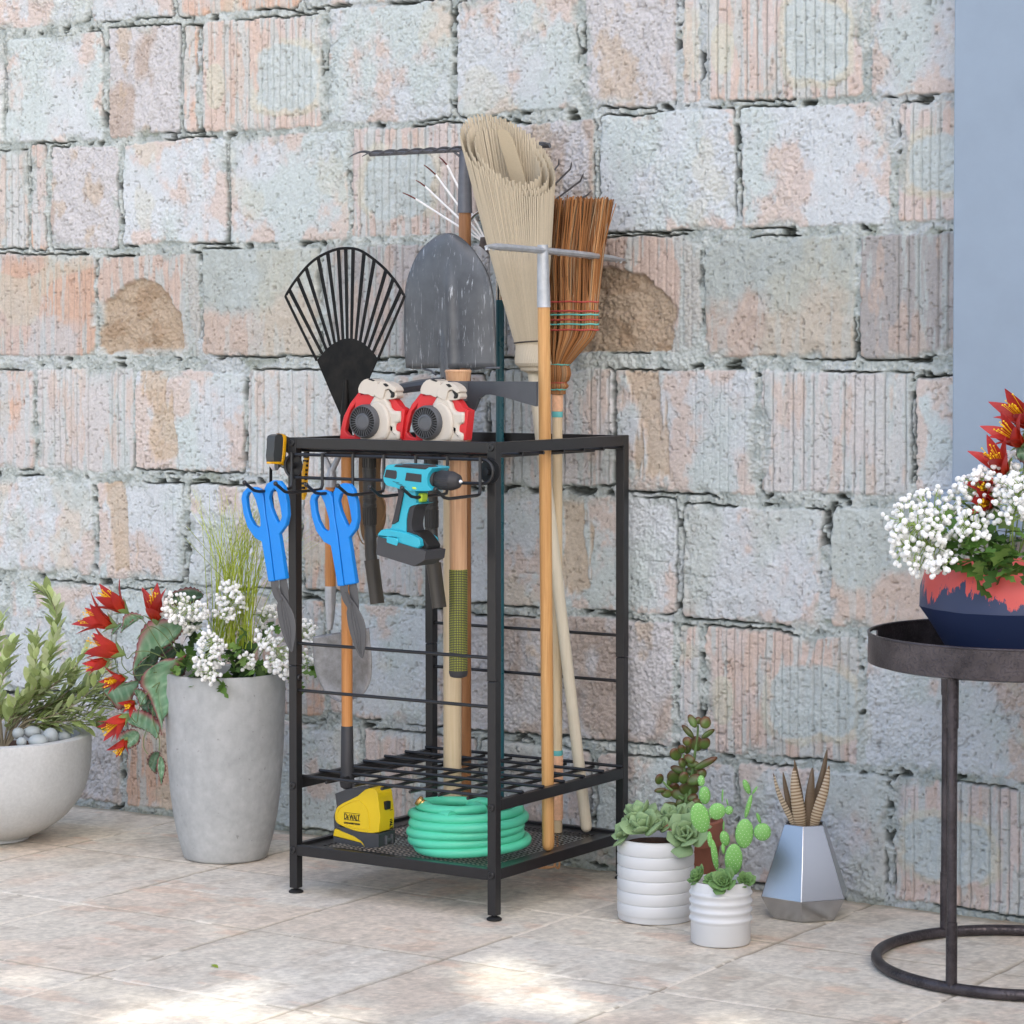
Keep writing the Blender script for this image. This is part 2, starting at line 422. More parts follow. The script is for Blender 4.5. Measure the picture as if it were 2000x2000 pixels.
                col = (ora*.75+pink*.25)+np.zeros(col.shape); col = over(mint, sst(.52, .62, fbm(XX*70, ZZ*9, sd, 4))*.7)
                arch = np.hypot((u-.40)/.44, np.maximum(v-.28, 0)/.46)+.34*(f2-.5)+.10*(a40-.5)
                k = 1-sst(.95, 1.03, arch)
                col = over(tan*.96, k); col = over(lin(172, 146, 120), k*sst(.55, .7, fbm(XX*24, ZZ*24, sd+3, 4))*.6)
                side = sst(.84, .88, u+.05*(f2-.5)); col = over(mint*.85+yel*.1, side*.7)
                h = h-.0018*slot*(1-k)-.009*k+k*(.020*(fbm(XX*30, ZZ*30, sd+8, 5, .65)-.5)+.004*(a120-.5))+side*.004*(a120-.5)
            elif st == M_:
                col = lin(186, 192, 188)+np.zeros(col.shape)
                lo = sst(.42, .6, (1-v)*.8+.5*(f2-.35)); col = over(ora*.9+pink*.1, lo*.8); col = over(yel, sst(.56, .66, u*.5+f1*.6)*.5)
                col = over(mint, sst(.55, .65, f3)*.4); h = h+.004*(a40-.5)
            # pits and specks
            col = col*ri.uniform(.94, 1.04)*(.86 if ci == 3 else 1); pk = sst(.79, .85, pit); h = h-.0030*pk; col = over(lin(130, 122, 118), pk*.35)
            col = col*(1+.20*(a120-.5))[..., None]*(1+.12*(a40-.5))[..., None]
            m = sst(-.0012, .0028, d)
            hb = h-.0022*(1-sst(0, .0045, d))
            prot = ri.uniform(-.0015, .0025)
            # spalls: mortar smeared over block edges in places
            smear = sst(.56, .66, fbm(XX*10, ZZ*10, 71, 4))*(1-sst(.004, .022, d))
            m = m*(1-.85*smear)
            H[sl] = np.where(d > -.004, H[sl]*(1-m)+(hb+prot)*m, H[sl]); C[sl] = C[sl]*(1-m)[..., None]+col*m[..., None]
            D[sl] = np.maximum(D[sl], d)
    # sandy pores, cut in, with their shade also put into the colour
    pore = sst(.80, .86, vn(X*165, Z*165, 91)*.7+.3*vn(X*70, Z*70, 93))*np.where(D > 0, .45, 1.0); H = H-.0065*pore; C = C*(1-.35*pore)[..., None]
    # open joints: narrow deep cracks that follow the block edges in places, coloured darker inside
    gap = (1-sst(.0006, .0023, np.abs(D+.0016)))*sst(.515, .575, fbm(X*7, Z*15, 41, 3))
    hole = (1-sst(.002, .006, np.abs(D+.006)))*sst(.68, .72, fbm(X*26, Z*40, 43, 3))
    cr = fbm(X*5.2, Z*5.2, 47, 5, .55); crack = (1-sst(.0, .0035, np.abs(cr-.5)))*sst(.56, .64, fbm(X*3.5, Z*3.5, 49, 2))
    H = H-.030*np.clip(gap, 0, 1)-.026*np.clip(hole, 0, 1)-.005*crack
    joint_tone = np.clip(gap+hole, 0, 1)
    C = C+(lin(70, 74, 70)-C)*(joint_tone*.75)[..., None]
    # foot of the wall: rough mortar skirt with moss
    foot = 1-sst(.0, .03, Z+.02*(n40-.5))
    H = H+foot*.008; C = C+(lin(128, 134, 116)-C)*(foot*.55*sst(.4, .6, n40))[..., None]
    P = np.stack([X, WY-H, Z], -1)
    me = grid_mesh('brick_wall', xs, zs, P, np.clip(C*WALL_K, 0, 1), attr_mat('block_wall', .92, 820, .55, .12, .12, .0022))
    o = bpy.data.objects.new('brick_wall', me); COL.objects.link(o)
    return tag(o, 'weathered wall of large pale pink and grey blocks with rough mortar joints', 'wall')
WALL_K = np.array([.985, 1.01, 1.03])
wall = build_wall()

# ================================================================ paved floor (one sheet to the horizon)
def geo(a, b, n): return a+(b-a)*(np.linspace(0, 1, n)**3)
def build_floor():
    d = .0036
    xs = np.concatenate([geo(-2.7, -80, 26)[::-1][:-1], np.arange(-2.7, -1.45, .009), np.arange(-1.45, 2.0, d), np.arange(2.0, 3.2, .009), geo(3.2, 80, 26)])
    ys = np.concatenate([geo(-2.4, -80, 26)[::-1][:-1], np.arange(-2.4, -1.25, .009), np.arange(-1.25, .56, d), geo(.56, 80, 26)])
    X, Y = np.meshgrid(xs, ys); S = .4022
    wx = X+.004*(fbm(X*9, Y*9, 3, 3)-.5)+.0016*(vn(X*90, Y*90, 4)-.5); wy = Y+.004*(fbm(X*9, Y*9, 5, 3)-.5)+.0016*(vn(X*90, Y*90, 6)-.5)
    ux = (wx-.1408)/S; uy = (wy+.2840)/S
    ix = np.floor(ux).astype(np.int64); iy = np.floor(uy).astype(np.int64)
    dj = np.minimum(np.minimum(ux-ix, ix+1-ux), np.minimum(uy-iy, iy+1-uy))*S
    t = _h(ix, iy, 9)
    hx = np.where(t > .45, np.abs(ux-ix-.5)*S, 9.); hy = np.where((t < .7), np.abs(uy-iy-.5)*S, 9.)
    dh = np.minimum(hx, hy)
    sub = _h(ix*2+(ux-ix > .5)*(t > .45), iy*2+(uy-iy > .5)*(t < .7), 15)
    n6 = fbm(X*6, Y*6, 61, 5); n20 = fbm(X*22, Y*22, 63, 4); n90 = fbm(X*95, Y*95, 65, 3); str_ = fbm(X*30+n6*3, Y*7, 67, 4)
    a, b, c, e = lin(206, 201, 191), lin(207, 196, 184), lin(202, 200, 194), lin(186, 179, 169)
    C = a+(b-a)*sst(.42, .66, n6)[..., None]
    C = C+(c-C)*(sst(.35, .8, sub))[..., None]*.75
    C = C+(e-C)*(sst(.52, .70, str_)*.55)[..., None]
    C = C+(lin(205, 172, 150)-C)*(sst(.66, .74, fbm(X*9, Y*16, 73, 4))*.32)[..., None]
    n250 = vn(X*240, Y*240, 69); C = C*(1+.24*(n250-.5))[..., None]*(1+.42*(n90-.5))[..., None]*(1+.16*(n20-.5))[..., None]*(.95+.1*sub)[..., None]
    j = (1-sst(.0016, .0050, dj+.003*(n20-.5))); jh = (1-sst(.0006, .0026, dh+.003*(n20-.5)))*sst(.4, .5, n20)
    gr = lin(150, 143, 130); gl = lin(222, 216, 206)
    C = C+(np.where((n6 > .46)[..., None], gr, gl)-C)*(j*.9)[..., None]; C = C+(gl-C)*(jh*.6)[..., None]
    spot = sst(.90, .93, vn(X*30+n20*2, Y*30, 77)); C = C+(lin(150, 140, 128)-C)*(spot*.35)[..., None]
    near = (np.abs(X) < 4)*(np.abs(Y) < 4)
    cra = fbm(X*3.1, Y*3.1, 81, 5); ck = (1-sst(0, .003, np.abs(cra-.5)))*sst(.55, .62, fbm(X*2.2, Y*2.2, 83, 2))
    H = (.0016*(n20-.5)+.0012*(n6-.5)+.0006*(n90-.5)-.0022*j-.0010*jh-.0012*ck)*near
    # dirt and moss collected at the foot of the wall
    wl = (1-sst(.0, .03, WY-.012-Y+.03*(n20-.5)))*(Y < .6); C = C+(lin(120, 118, 100)-C)*(wl*.6)[..., None]
    C = C*np.array([1.03, 1.0, .945]); P = np.stack([X, Y, H-.0008], -1)
    me = grid_mesh('paved_floor', xs, ys, P, np.clip(C*FLOOR_K, 0, 1), attr_mat('paving', .75, 520, .4, .09, .3, .0014))
    o = bpy.data.objects.new('paved_floor', me); COL.objects.link(o); o['kind'] = 'structure'; return o
FLOOR_K = 1.1
floor = build_floor()

# ================================================================ window with painted casing (set in the wall, so part of it)
blue = mat('blue_paint', srgb(136, 152, 170), .45, 0, .04, 12, .05, 300)
w = bpy.data.objects.new('window', None); COL.objects.link(w); w.parent = wall
xl = PY(1861, 500, .445).x; zs_ = PY(1830, 957, .45).z
m = MB(); m.box((xl, .445, zs_), (xl+.135, .505, 3.0)); m.box((xl+.135, .455, zs_), (xl+.150, .505, 3.0))
m.box((xl+1.05, .445, zs_), (xl+1.185, .505, 3.0))
m.build('casing', blue, w, 0, .003)
m = MB(); m.box((xl-.038, .415, zs_-.075), (xl+1.223, .505, zs_-.001)); m.build('sill', blue, w, 0, .004)
m = MB(); m.box((xl+.150, .470, zs_), (xl+.20, .505, 3.0)); m.box((xl+1.0, .470, zs_), (xl+1.05, .505, 3.0)); m.box((xl+.20, .470, zs_), (xl+1.0, .505, zs_+.06))
m.build('frame', mat('blue_dark', srgb(92, 112, 134), .4, 0, .05), w, 0, .002)
g = NT('window_glass'); g.setc((.02, .03, .04)); g.p(Roughness=.04, Specular_IOR_Level=.7)
m = MB(); m.box((xl+.19, .490, zs_+.05), (xl+1.01, .498, 3.0)); m.build('pane', g.m, w, 0)

# ================================================================ light
SUN = Vector((.52, -.50, .72)).normalized()
el = math.asin(SUN.z); az = math.atan2(SUN.x, SUN.y)
wd = bpy.data.worlds.new('World'); scene.world = wd; wd.use_nodes = True
nt = wd.node_tree; bg = nt.nodes['Background']; sk = nt.nodes.new('ShaderNodeTexSky'); sk.sky_type = 'NISHITA'; sk.sun_disc = False
sk.sun_elevation = el; sk.sun_rotation = az; sk.air_density = .95; sk.dust_density = 2.8; sk.ozone_density = .4
nt.links.new(sk.outputs[0], bg.inputs['Color']); bg.inputs['Strength'].default_value = .15
sl = bpy.data.lights.new('sun', 'SUN'); sl.energy = 2.2; sl.angle = R(.53); sl.color = (1, .95, .87)
so = bpy.data.objects.new('sun', sl); COL.objects.link(so); so.rotation_euler = SUN.to_track_quat('Z', 'Y').to_euler(); so.location = SUN*8

# shade tree that stands beside the terrace (behind and right of the photographer)
def shade_tree():
    r = random.Random(11)
    c0 = Vector((.15, .15, .75))+SUN*10.0
    base = Vector((c0.x+.9, c0.y-1.2, 0))
    t = thing('shade_tree', 'leafy tree that shades the terrace, its trunk outside the picture', 'tree', base)
    m = MB(); m.tube(smoothpts([base, base+Vector((.05, .1, 2.4)), base+Vector((-.15, .35, 4.9)), c0+Vector((.1, -.3, -.5))], 4), [.19-.009*i for i in range(13)], 10)
    for k in range(9):
        a = k*2.4; e = c0+Vector((math.cos(a)*1.7, math.sin(a)*1.5, .5*math.sin(k)))
        s = base+Vector((-.1, .25, 4.0+.22*k)); m.tube(smoothpts([s, s.lerp(e, .5)+Vector((0, 0, .25)), e], 4), [.06-.006*i for i in range(9)], 6)
    m.build('trunk', mat('bark', srgb(110, 95, 80), .9, 0, .3, 30, .6, 60), t)
    e1 = SUN.orthogonal().normalized(); e2 = SUN.cross(e1)
    # gaps in the crown: (ground x, ground y, half-size, half-size)
    gaps = []
    for (px, py, a, b) in [(390, 1960, .125, .06), (455, 1925, .05, .03), (240, 1985, .07, .05), (520, 1990, .07, .04), (120, 1975, .05, .03), (925, 1930, .085, .045), (985, 1895, .055, .035), (860, 1950, .06, .03), (1000, 1965, .05, .03),
                           (760, 1792, .045, .022), (660, 1990, .06, .03), (1130, 1960, .05, .03), (60, 1915, .05, .02), (1420, 1990, .05, .03)]:
        g = PZ(px, py); gaps.append((g, a, b))
    m = MB(); n = 0
    while n < 26000:
        q = Vector((r.gauss(0, 1), r.gauss(0, 1), r.gauss(0, 1))).normalized()*(r.random()**.38)
        p = c0+e1*(q.x*2.55)+e2*(q.y*2.3)+SUN*(q.z*.75)
        gp = p-SUN*(p.z/SUN.z)
        skip = False
        for g, a, b in gaps:
            dx, dy = gp.x-g.x, gp.y-g.y
            u_ = dx*CR.x+dy*CR.y; v_ = -dx*CR.y+dy*CR.x
            rr = (u_/(a+.05))**2+(v_/(b+.05))**2
            if rr < 1 and r.random() < .97: skip = True; break
        if skip: n += .2; continue
        d = Vector((r.gauss(0, 1), r.gauss(0, 1), r.gauss(-.3, .6))).normalized(); up = (SUN+Vector((r.gauss(0, .5), r.gauss(0, .5), r.gauss(0, .5)))).normalized()
        L = r.uniform(.085, .14); m.c = (lambda s: (.05*s, .085*s, .025*s))(r.uniform(.7, 1.4))
        m.leaf(p, d, up, L, L*.62, 2, .3); n += 1
    m.build('crown', attr_mat('leaf_crown', .55, 300, 0, .1, .3, trans=.25), t)
shade_tree()

# dark leafy block added out of view to keep light off right-hand faces
def light_blocker():
    r = random.Random(17); t = thing('light_blocker', 'low dark leafy block added out of view to darken the right side', 'light_blocker', (2.95, -.9, 0))
    m = MB(); m.c = (.03, .04, .02); m.box((2.75, -2.3, 0), (3.15, .44, .78)); m.build('core', attr_mat('blocker_core', .9, 60, 0), t, 0)
    m = MB()
    for i in range(5000):
        s = r.random()
        p = (Vector((2.74+r.gauss(0, .025), r.uniform(-2.32, .44), r.uniform(.03, .79))) if s < .72 else Vector((r.uniform(2.75, 3.15), r.uniform(-2.3, .44), .79+r.gauss(0, .02))) if s < .86 else Vector((r.uniform(2.75, 3.15), -2.31+r.gauss(0, .025), r.uniform(.03, .79))))
        k = r.uniform(.6, 1.4); m.c = (.035*k, .062*k, .022*k); L = r.uniform(.035, .06)
        m.leaf(p, (r.gauss(-.5, .6), r.gauss(0, .7), r.gauss(.2, .6)), (r.gauss(0, .5), r.gauss(0, .5), 1), L, L*.55, 2, .3)
    m.build('foliage', attr_mat('leaf_crown', .55, 300, 0, .1, .3, trans=.25), t)
light_blocker()

# ================================================================ camera + output
cd = bpy.data.cameras.new('camera'); co = bpy.data.objects.new('camera', cd); COL.objects.link(co)
cd.sensor_width = 36; cd.lens = FPX/2000*36; cd.shift_y = -(1000-CYP)/2000; cd.clip_start = .05; cd.clip_end = 400
co.location = CAM; co.rotation_euler = CF.to_track_quat('-Z', 'Y').to_euler()
scene.camera = co
scene.view_settings.view_transform = 'Standard'; scene.view_settings.look = 'None'; scene.view_settings.gamma = 1
scene.view_settings.exposure = 1.18; scene.view_settings.use_curve_mapping = False
# ================================================================ steel tool rack
W_ = .4560; D_K = .4562; HT = .840; PW = .0176; ZB = .0897; ZM = .2113; RH = .0197; FT = .0086; SEAM = .420
SHELF = ZB-.0055
steel = mat('black_steel', srgb(33, 33, 35), .32, 0, .12, 40, .05, 900, spec=.45)
steel2 = mat('black_wire', srgb(26, 26, 28), .38, 0, .06, 40, spec=.6)
rubber = mat('black_rubber', srgb(20, 20, 21), .6, 0, .1)
rack = thing('tool_rack', 'black square steel tool rack with grid shelves and a hook rail', 'rack', (W_/2, D_K/2, 0))
def post(x, y):
    m = MB(); m.box((x, y, FT), (x+PW, y+PW, SEAM)); lo = m.build('post', steel, rack, 0, .0012)
    m = MB(); m.box((x-.0003, y-.0003, SEAM+.0006), (x+PW+.0003, y+PW+.0003, HT)); m.build('post', steel, rack, 0, .0012)
    m = MB(); c = (x+PW/2, y+PW/2, 0); m.lathe([(.0135, 0), (.0135, .0025), (.010, .005), (.005, .0065), (.004, FT+.004)], 20, c); m.build('foot', rubber, rack)
for x, y in ((0, 0), (W_-PW, 0), (0, D_K-PW), (W_-PW, D_K-PW)): post(x, y)
def rails(zt, front=True):
    e = .0004
    if front:
        for y in (e, D_K-.0125-e):
            m = MB(); m.box((PW, y, zt-RH), (W_-PW, y+.0125, zt)); m.build('rail', steel, rack, 0, .0012)
    for x in (e, W_-.0125-e):
        m = MB(); m.box((x, PW, zt-RH), (x+.0125, D_K-PW, zt)); m.build('rail', steel, rack, 0, .0012)
rails(HT-.0006); rails(ZM, False); rails(ZB)
def bolt(c, ax):
    m = MB(); m.lathe([(.0066, 0), (.0066, .0016), (.0056, .0028), (.0026, .0028), (.0026, .0012)], 18, c, ax); return m.build('bolt', steel2, rack)
for z in (HT-RH/2, ZM-RH/2-.003, ZB-RH/2):
    for x in (PW/2, W_-PW/2): bolt((x, -.0002, z), (0, -1, 0))
for z in (SEAM-.022,): bolt((PW+.0002, PW/2, z), (1, 0, 0)); bolt((PW+.0002, D_K-PW/2, z), (1, 0, 0))
# cross bars of the front and back
for z in (.4610, .3745):
    for y in (PW/2, D_K-PW/2):
        m = MB(); m.tube([(PW-.002, y, z), (W_-PW+.002, y, z)], .0031, 10); m.build('crossbar', steel2, rack)
# grid shelf of round bars: long bars on top, short bars beneath
def grid(name, z, under):
    m = MB()
    for i in range(7):
        y = .022+i*(D_K-.040)/6
        m.tube([(.001, y, z), (W_-.002, y, z)], .0031, 8)
    for i in range(6):
        x = .075+i*.0625
        m.tube([(x, .014, z-.0062), (x, D_K-.014, z-.0062)], .0031, 8)
    return m.build(name, steel2, rack)
grid('grid_shelf', ZM+.0029, True)
grid('top_grid', HT-RH-.0042, False)
# perforated bottom shelf
def perforated():
    m = MB(); m.m = 0
    x0, x1, y0, y1 = .0125, W_-.0125, .0125, D_K-.0125
    mx = .030; p = .0100; nx = int((x1-x0-2*mx)/p); ny = int((y1-y0-2*mx)/p)
    ax = x0+((x1-x0)-nx*p)/2; ay = y0+((y1-y0)-ny*p)/2
    z = SHELF
    idx = {}
    vs = []; fs = []
    def vid(x, y):
        k = (round(x*1e6), round(y*1e6))
        if k not in idx: idx[k] = len(vs); vs.append((x, y, z))
        return idx[k]
    def quad(a, b, c, d): fs.append(tuple(vid(*q) for q in (a, b, c, d)))
    hw = .0030; hh = .0039
    for i in range(nx):
        for j in range(ny):
            X0, Y0 = ax+i*p, ay+j*p; X1, Y1 = X0+p, Y0+p
            o = (.25 if j % 2 else -.25)*p*.35
            cx, cy = X0+p/2+o, Y0+p/2
            h = [(cx-hw, cy-hh), (cx+hw, cy-hh), (cx+hw, cy+hh), (cx-hw, cy+hh)]; c = [(X0, Y0), (X1, Y0), (X1, Y1), (X0, Y1)]
            for k in range(4): quad(c[k], c[(k+1) % 4], h[(k+1) % 4], h[k])
    X1, Y1 = ax+nx*p, ay+ny*p
    m._add(vs, fs)
    for a, b in (((x0, y0), (x1, ay)), ((x0, Y1), (x1, y1)), ((x0, ay), (ax, Y1)), ((X1, ay), (x1, Y1))):
        m._add([(a[0], a[1], z), (b[0], a[1], z), (b[0], b[1], z), (a[0], b[1], z)], [(0, 1, 2, 3)])
    return m.build('perforated_shelf', steel2, rack, 0, solid=.0004)
perforated()
# hook rail: a long wire loop with seven hooks, screwed to the front posts
HY = -.0125
hr = bpy.data.objects.new('hook_rail', None); COL.objects.link(hr); hr.parent = rack
m = MB(); zt_, zb_ = .8095, .7675; zc = (zt_+zb_)/2; rr = (zt_-zb_)/2
loop = [(x, HY, zt_) for x in (.027, .16, .30, .433)]
loop += [(.438+rr*math.sin(a), HY, zc+rr*math.cos(a)) for a in [math.pi*k/10 for k in range(1, 10)]]
loop += [(x, HY, zb_) for x in (.433, .30, .16, .027)]
loop += [(.024-rr*math.sin(a), HY, zc-rr*math.cos(a)) for a in [math.pi*k/10 for k in range(1, 10)]]
loop.append(loop[0]); m.tube(loop, .0030, 8, False, side=(0, 1, 0)); m.build('wire_loop', steel2, hr)
for x in (.014, W_-.014):
    m = MB(); m.lathe([(.0215, 0), (.0215, .0022)], 28, (x+(-.001 if x < .2 else .004), -.0012, zc), (0, -1, 0)); m.lathe([(.006, 0), (.006, .010)], 14, (x+.002, -.003, zc), (0, -1, 0)); m.build('end_plate', steel2, hr)
HX = [.0216, .0916, .1601, .2289, .2982, .3661, .4354]
for x in HX:
    m = MB()
    hk = [(x, HY-.0048, zt_+.004), (x, HY-.005, zb_-.012), (x, HY-.008, zb_-.0185), (x, HY-.016, zb_-.0200), (x, HY-.100, zb_-.0215), (x, HY-.115, zb_-.0190), (x, HY-.138, zb_-.006), (x, HY-.142, zb_-.0035)]
    m.tube(hk, .0029, 8); m.ell(hk[-1], .0042, None, 10, 8); m.build('hook', steel2, hr)

# ================================================================ blue handled shears hanging on the hooks
blue_pl = mat('blue_plastic', srgb(0, 128, 216), .42, 0, .03, 30, .03, 500)
blade_m = mat('shear_steel', srgb(92, 92, 94), .42, .6, .12, 30, .1, 300, (1, 1, .1))
def shears():
    Y = -.098
    c = PY(*z1(260, 1100), Y)
    t = thing('shears', 'blue handled shears hung on the two leftmost hooks', 'shears', c, 'blue shears on the hook rail')
    for nm, out, hole in (('handle', [(72, 890), (82, 848), (112, 818), (165, 812), (200, 826), (222, 862), (238, 1000), (256, 1110), (300, 1458), (258, 1462), (212, 1188), (165, 1162), (115, 1090), (85, 990)],
                           [(106, 880), (122, 848), (146, 850), (170, 900), (200, 1010), (204, 1078), (190, 1094), (158, 1072), (130, 1020), (112, 950)]),
                          ('handle', [(232, 870), (228, 828), (246, 788), (292, 766), (335, 772), (362, 806), (385, 900), (393, 1005), (380, 1070), (332, 1135), (340, 1180), (380, 1442), (304, 1456), (262, 1110), (242, 1000)],
                           [(262, 890), (276, 842), (298, 820), (318, 850), (338, 940), (350, 1020), (334, 1056), (318, 1050), (298, 1005), (276, 950)])):
        # rounded outline of each half, with its finger hole
        m = MB(); m.prism([PY(*z1(u, v), Y) for u, v in out], (0, .011, 0), [[PY(*z1(u, v), Y) for u, v in hole]]); m.build(nm, blue_pl, t, 30, .0018, 2)
    m = MB()
    P = trace(z1, [(276, 1452), (325, 1452), (330, 1520), (375, 1582), (432, 1690), (446, 1800), (432, 1915), (415, 1945), (372, 1870), (332, 1740), (318, 1640), (322, 1605), (290, 1550)], Y+.004, 3)
    m.prism(P, (0, .0025, 0)); m.build('blade', blade_m, t, 30, .0006, 1)
    m = MB(); P = trace(z1, [(335, 1445), (380, 1440), (398, 1580), (392, 1640), (362, 1640), (345, 1560)], Y+.0072, 3); m.prism(P, (0, .0025, 0)); m.build('blade', blade_m, t, 30, .0006, 1)
    m = MB()
    for k in (.28, .5, .72):      # ground ridges of the blade
        a = [(300+40*k, 1500), (335+40*k, 1590), (330+70*k, 1660), (345+90*k, 1780), (380+45*k, 1880), (408+10*k, 1925)]
        m.tube([PY(*z1(u, v), Y+.0036) for u, v in a], .0008, 5)
    q = PY(*z1(347, 1585), Y+.003); m.lathe([(.0028, 0), (.0028, .0014), (.0014, .002)], 12, q, (0, -1, 0)); m.build('rivet', blade_m, t)
    return t
sh = shears()
p2 = PY(*z1(548+188, 1108), -.098); p1 = PY(*z1(260, 1100), -.098)
dup(sh, tuple(Vector(sh.location)+Vector((p2.x-p1.x, -.0, -.0008))), 'blue handled shears hung beside the cordless drill')

# ================================================================ cordless drill
teal = mat('teal_plastic', srgb(46, 170, 192), .38, 0, .03, 30, .04, 700)
dgrey = mat('dark_grip', srgb(48, 48, 51), .55, 0, .08, 60, .15, 900)
bgrey = mat('battery_grey', srgb(60, 60, 63), .5, 0, .05, 60, .1, 700)
lime = mat('lime_plastic', srgb(196, 220, 62), .4, 0, .03)
chrome = mat('chrome', srgb(225, 225, 228), .12, 1, .03)
def drill():
    Y = -.118; DY = Vector((0, .052, 0))
    t = thing('cordless_drill', 'turquoise cordless drill with black chuck hung on the hook rail', 'drill', PY(*z9(620, 900), Y))
    def pr(nm, pts, y0, dep, m_, bev, sm=2, par=t, hole=()):
        m = MB(); m.prism(trace(z9, pts, Y+y0, sm), (0, dep, 0), hole); return m.build(nm, m_, par, 40, bev, 3)
    pr('motor_housing', [(272, 175), (345, 138), (650, 150), (930, 178), (1000, 200), (940, 280), (918, 390), (938, 480), (985, 545), (830, 556), (560, 548), (420, 500), (275, 462), (228, 355), (246, 280)], 0, .054, teal, .010)
    pr('handle', [(452, 500), (470, 580), (455, 670), (372, 1068), (330, 1150), (200, 1185), (560, 1300), (590, 1240), (592, 1010), (622, 860), (655, 800), (760, 765), (835, 745), (745, 735), (735, 560), (620, 500)], .008, .038, teal, .007)
    pr('rear_grip', [(448, 515), (525, 540), (540, 600), (520, 700), (465, 980), (445, 1040), (358, 1082), (380, 1000), (452, 680), (462, 590)], .0045, .045, dgrey, .004)
    pr('front_grip', [(640, 800), (720, 770), (760, 775), (715, 830), (690, 960), (672, 1080), (690, 1180), (740, 1240), (560, 1290), (588, 1180), (592, 1010), (612, 880)], .010, .036, dgrey, .006)
    b = pr('battery_shoe', [(140, 1265), (165, 1200), (270, 1150), (600, 1215), (760, 1290), (800, 1350), (770, 1462), (430, 1360), (280, 1310)], .001, .058, teal, .006)
    pr('battery', [(138, 1272), (272, 1312), (430, 1362), (745, 1456), (900, 1500), (880, 1640), (712, 1742), (420, 1650), (116, 1555)], -.002, .060, bgrey, .006, 0)
    m = MB()
    A = PY(*z9(745, 1462), Y-.002); B = PY(*z9(712, 1742), Y-.002)
    pr('front_shoe', [(560, 1300), (690, 1180), (800, 1240), (930, 1420), (880, 1500), (745, 1455)], .012, .040, rubber, .008)
    pr('latch', [(276, 1270), (440, 1300), (460, 1350), (440, 1420), (276, 1365)], -.0035, .006, teal, .0015, 0)
    pr('vent_panel', [(590, 265), (830, 295), (826, 422), (566, 392)], -.0008, .004, dgrey, .001, 0)
    pr('rear_panel', [(272, 218), (430, 235), (442, 262), (436, 350), (415, 372), (238, 338)], -.0008, .006, dgrey, .001, 0)
    pr('top_pad', [(370, 178), (420, 138), (900, 150), (960, 180), (890, 222)], -.0012, .030, dgrey, .004, 0)
    pr('button', [(675, 492), (735, 496), (748, 530), (690, 526)], -.001, .004, lime, .0008, 0)
    pr('trigger', [(725, 590), (838, 590), (830, 735), (745, 735)], .016, .020, lime, .003, 0)
    m = MB()
    for k in range(3): m.prism(trace(z9, [(375+55*k, 402+32*k), (478+48*k, 425+32*k), (484+48*k, 434+32*k), (385+55*k, 412+32*k)], Y-.0006), (0, .002, 0))
    m.build('vent_slots', rubber, t, 0)
    a = PY(*z9(925, 362), Y+.027); e = PY(*z9(1440, 408), Y+.027); ax = (e-a).normalized(); L = (e-a).length
    def ribbed(r0, r1, h0, h1, n=30):
        m = MB()
        for k in range(n):
            an = 2*math.pi*k/n
        prof = [(r0*.93, h0), (r0, h0+.002), (r1, h1-.002), (r1*.93, h1)]
        m.lathe(prof, 40, a, ax)
        e1 = ax.orthogonal().normalized(); e2 = ax.cross(e1)
        for k in range(n):
            an = 2*math.pi*k/n; d = e1*math.cos(an)+e2*math.sin(an)
            m.tube([a+ax*(h0+.003)+d*r0*.995, a+ax*(h1-.003)+d*r1*.995], .0009, 5)
        return m
    ribbed(.0205, .0190, 0, L*.33).build('collar', dgrey, t)
    m = ribbed(.0163, .0160, L*.36, L*.80, 26); m.lathe([(.0150, L*.30), (.0150, L*.40)], 30, a, ax); m.lathe([(.0160, L*.79), (.0118, L*.95), (.0075, L*.99), (.003, L*1.0)], 36, a, ax); m.build('chuck', dgrey, t)
    m = MB(); m.lathe([(.0040, L*.98), (.0042, L*1.01), (.0026, L*1.05), (.0012, L*1.07)], 14, a, ax); m.build('bit_holder', chrome, t)
    # ribbed battery nose
    m = MB()
    for k in range(7):
        q = PY(*z9(722+24*k, 1500-3*k), Y+.001+.0085*k); q2 = PY(*z9(700+26*k, 1725-16*k), Y+.001+.0085*k)
        m.tube([q, q2], .0022, 6)
    m.build('nose_ribs', bgrey, t)
drill()

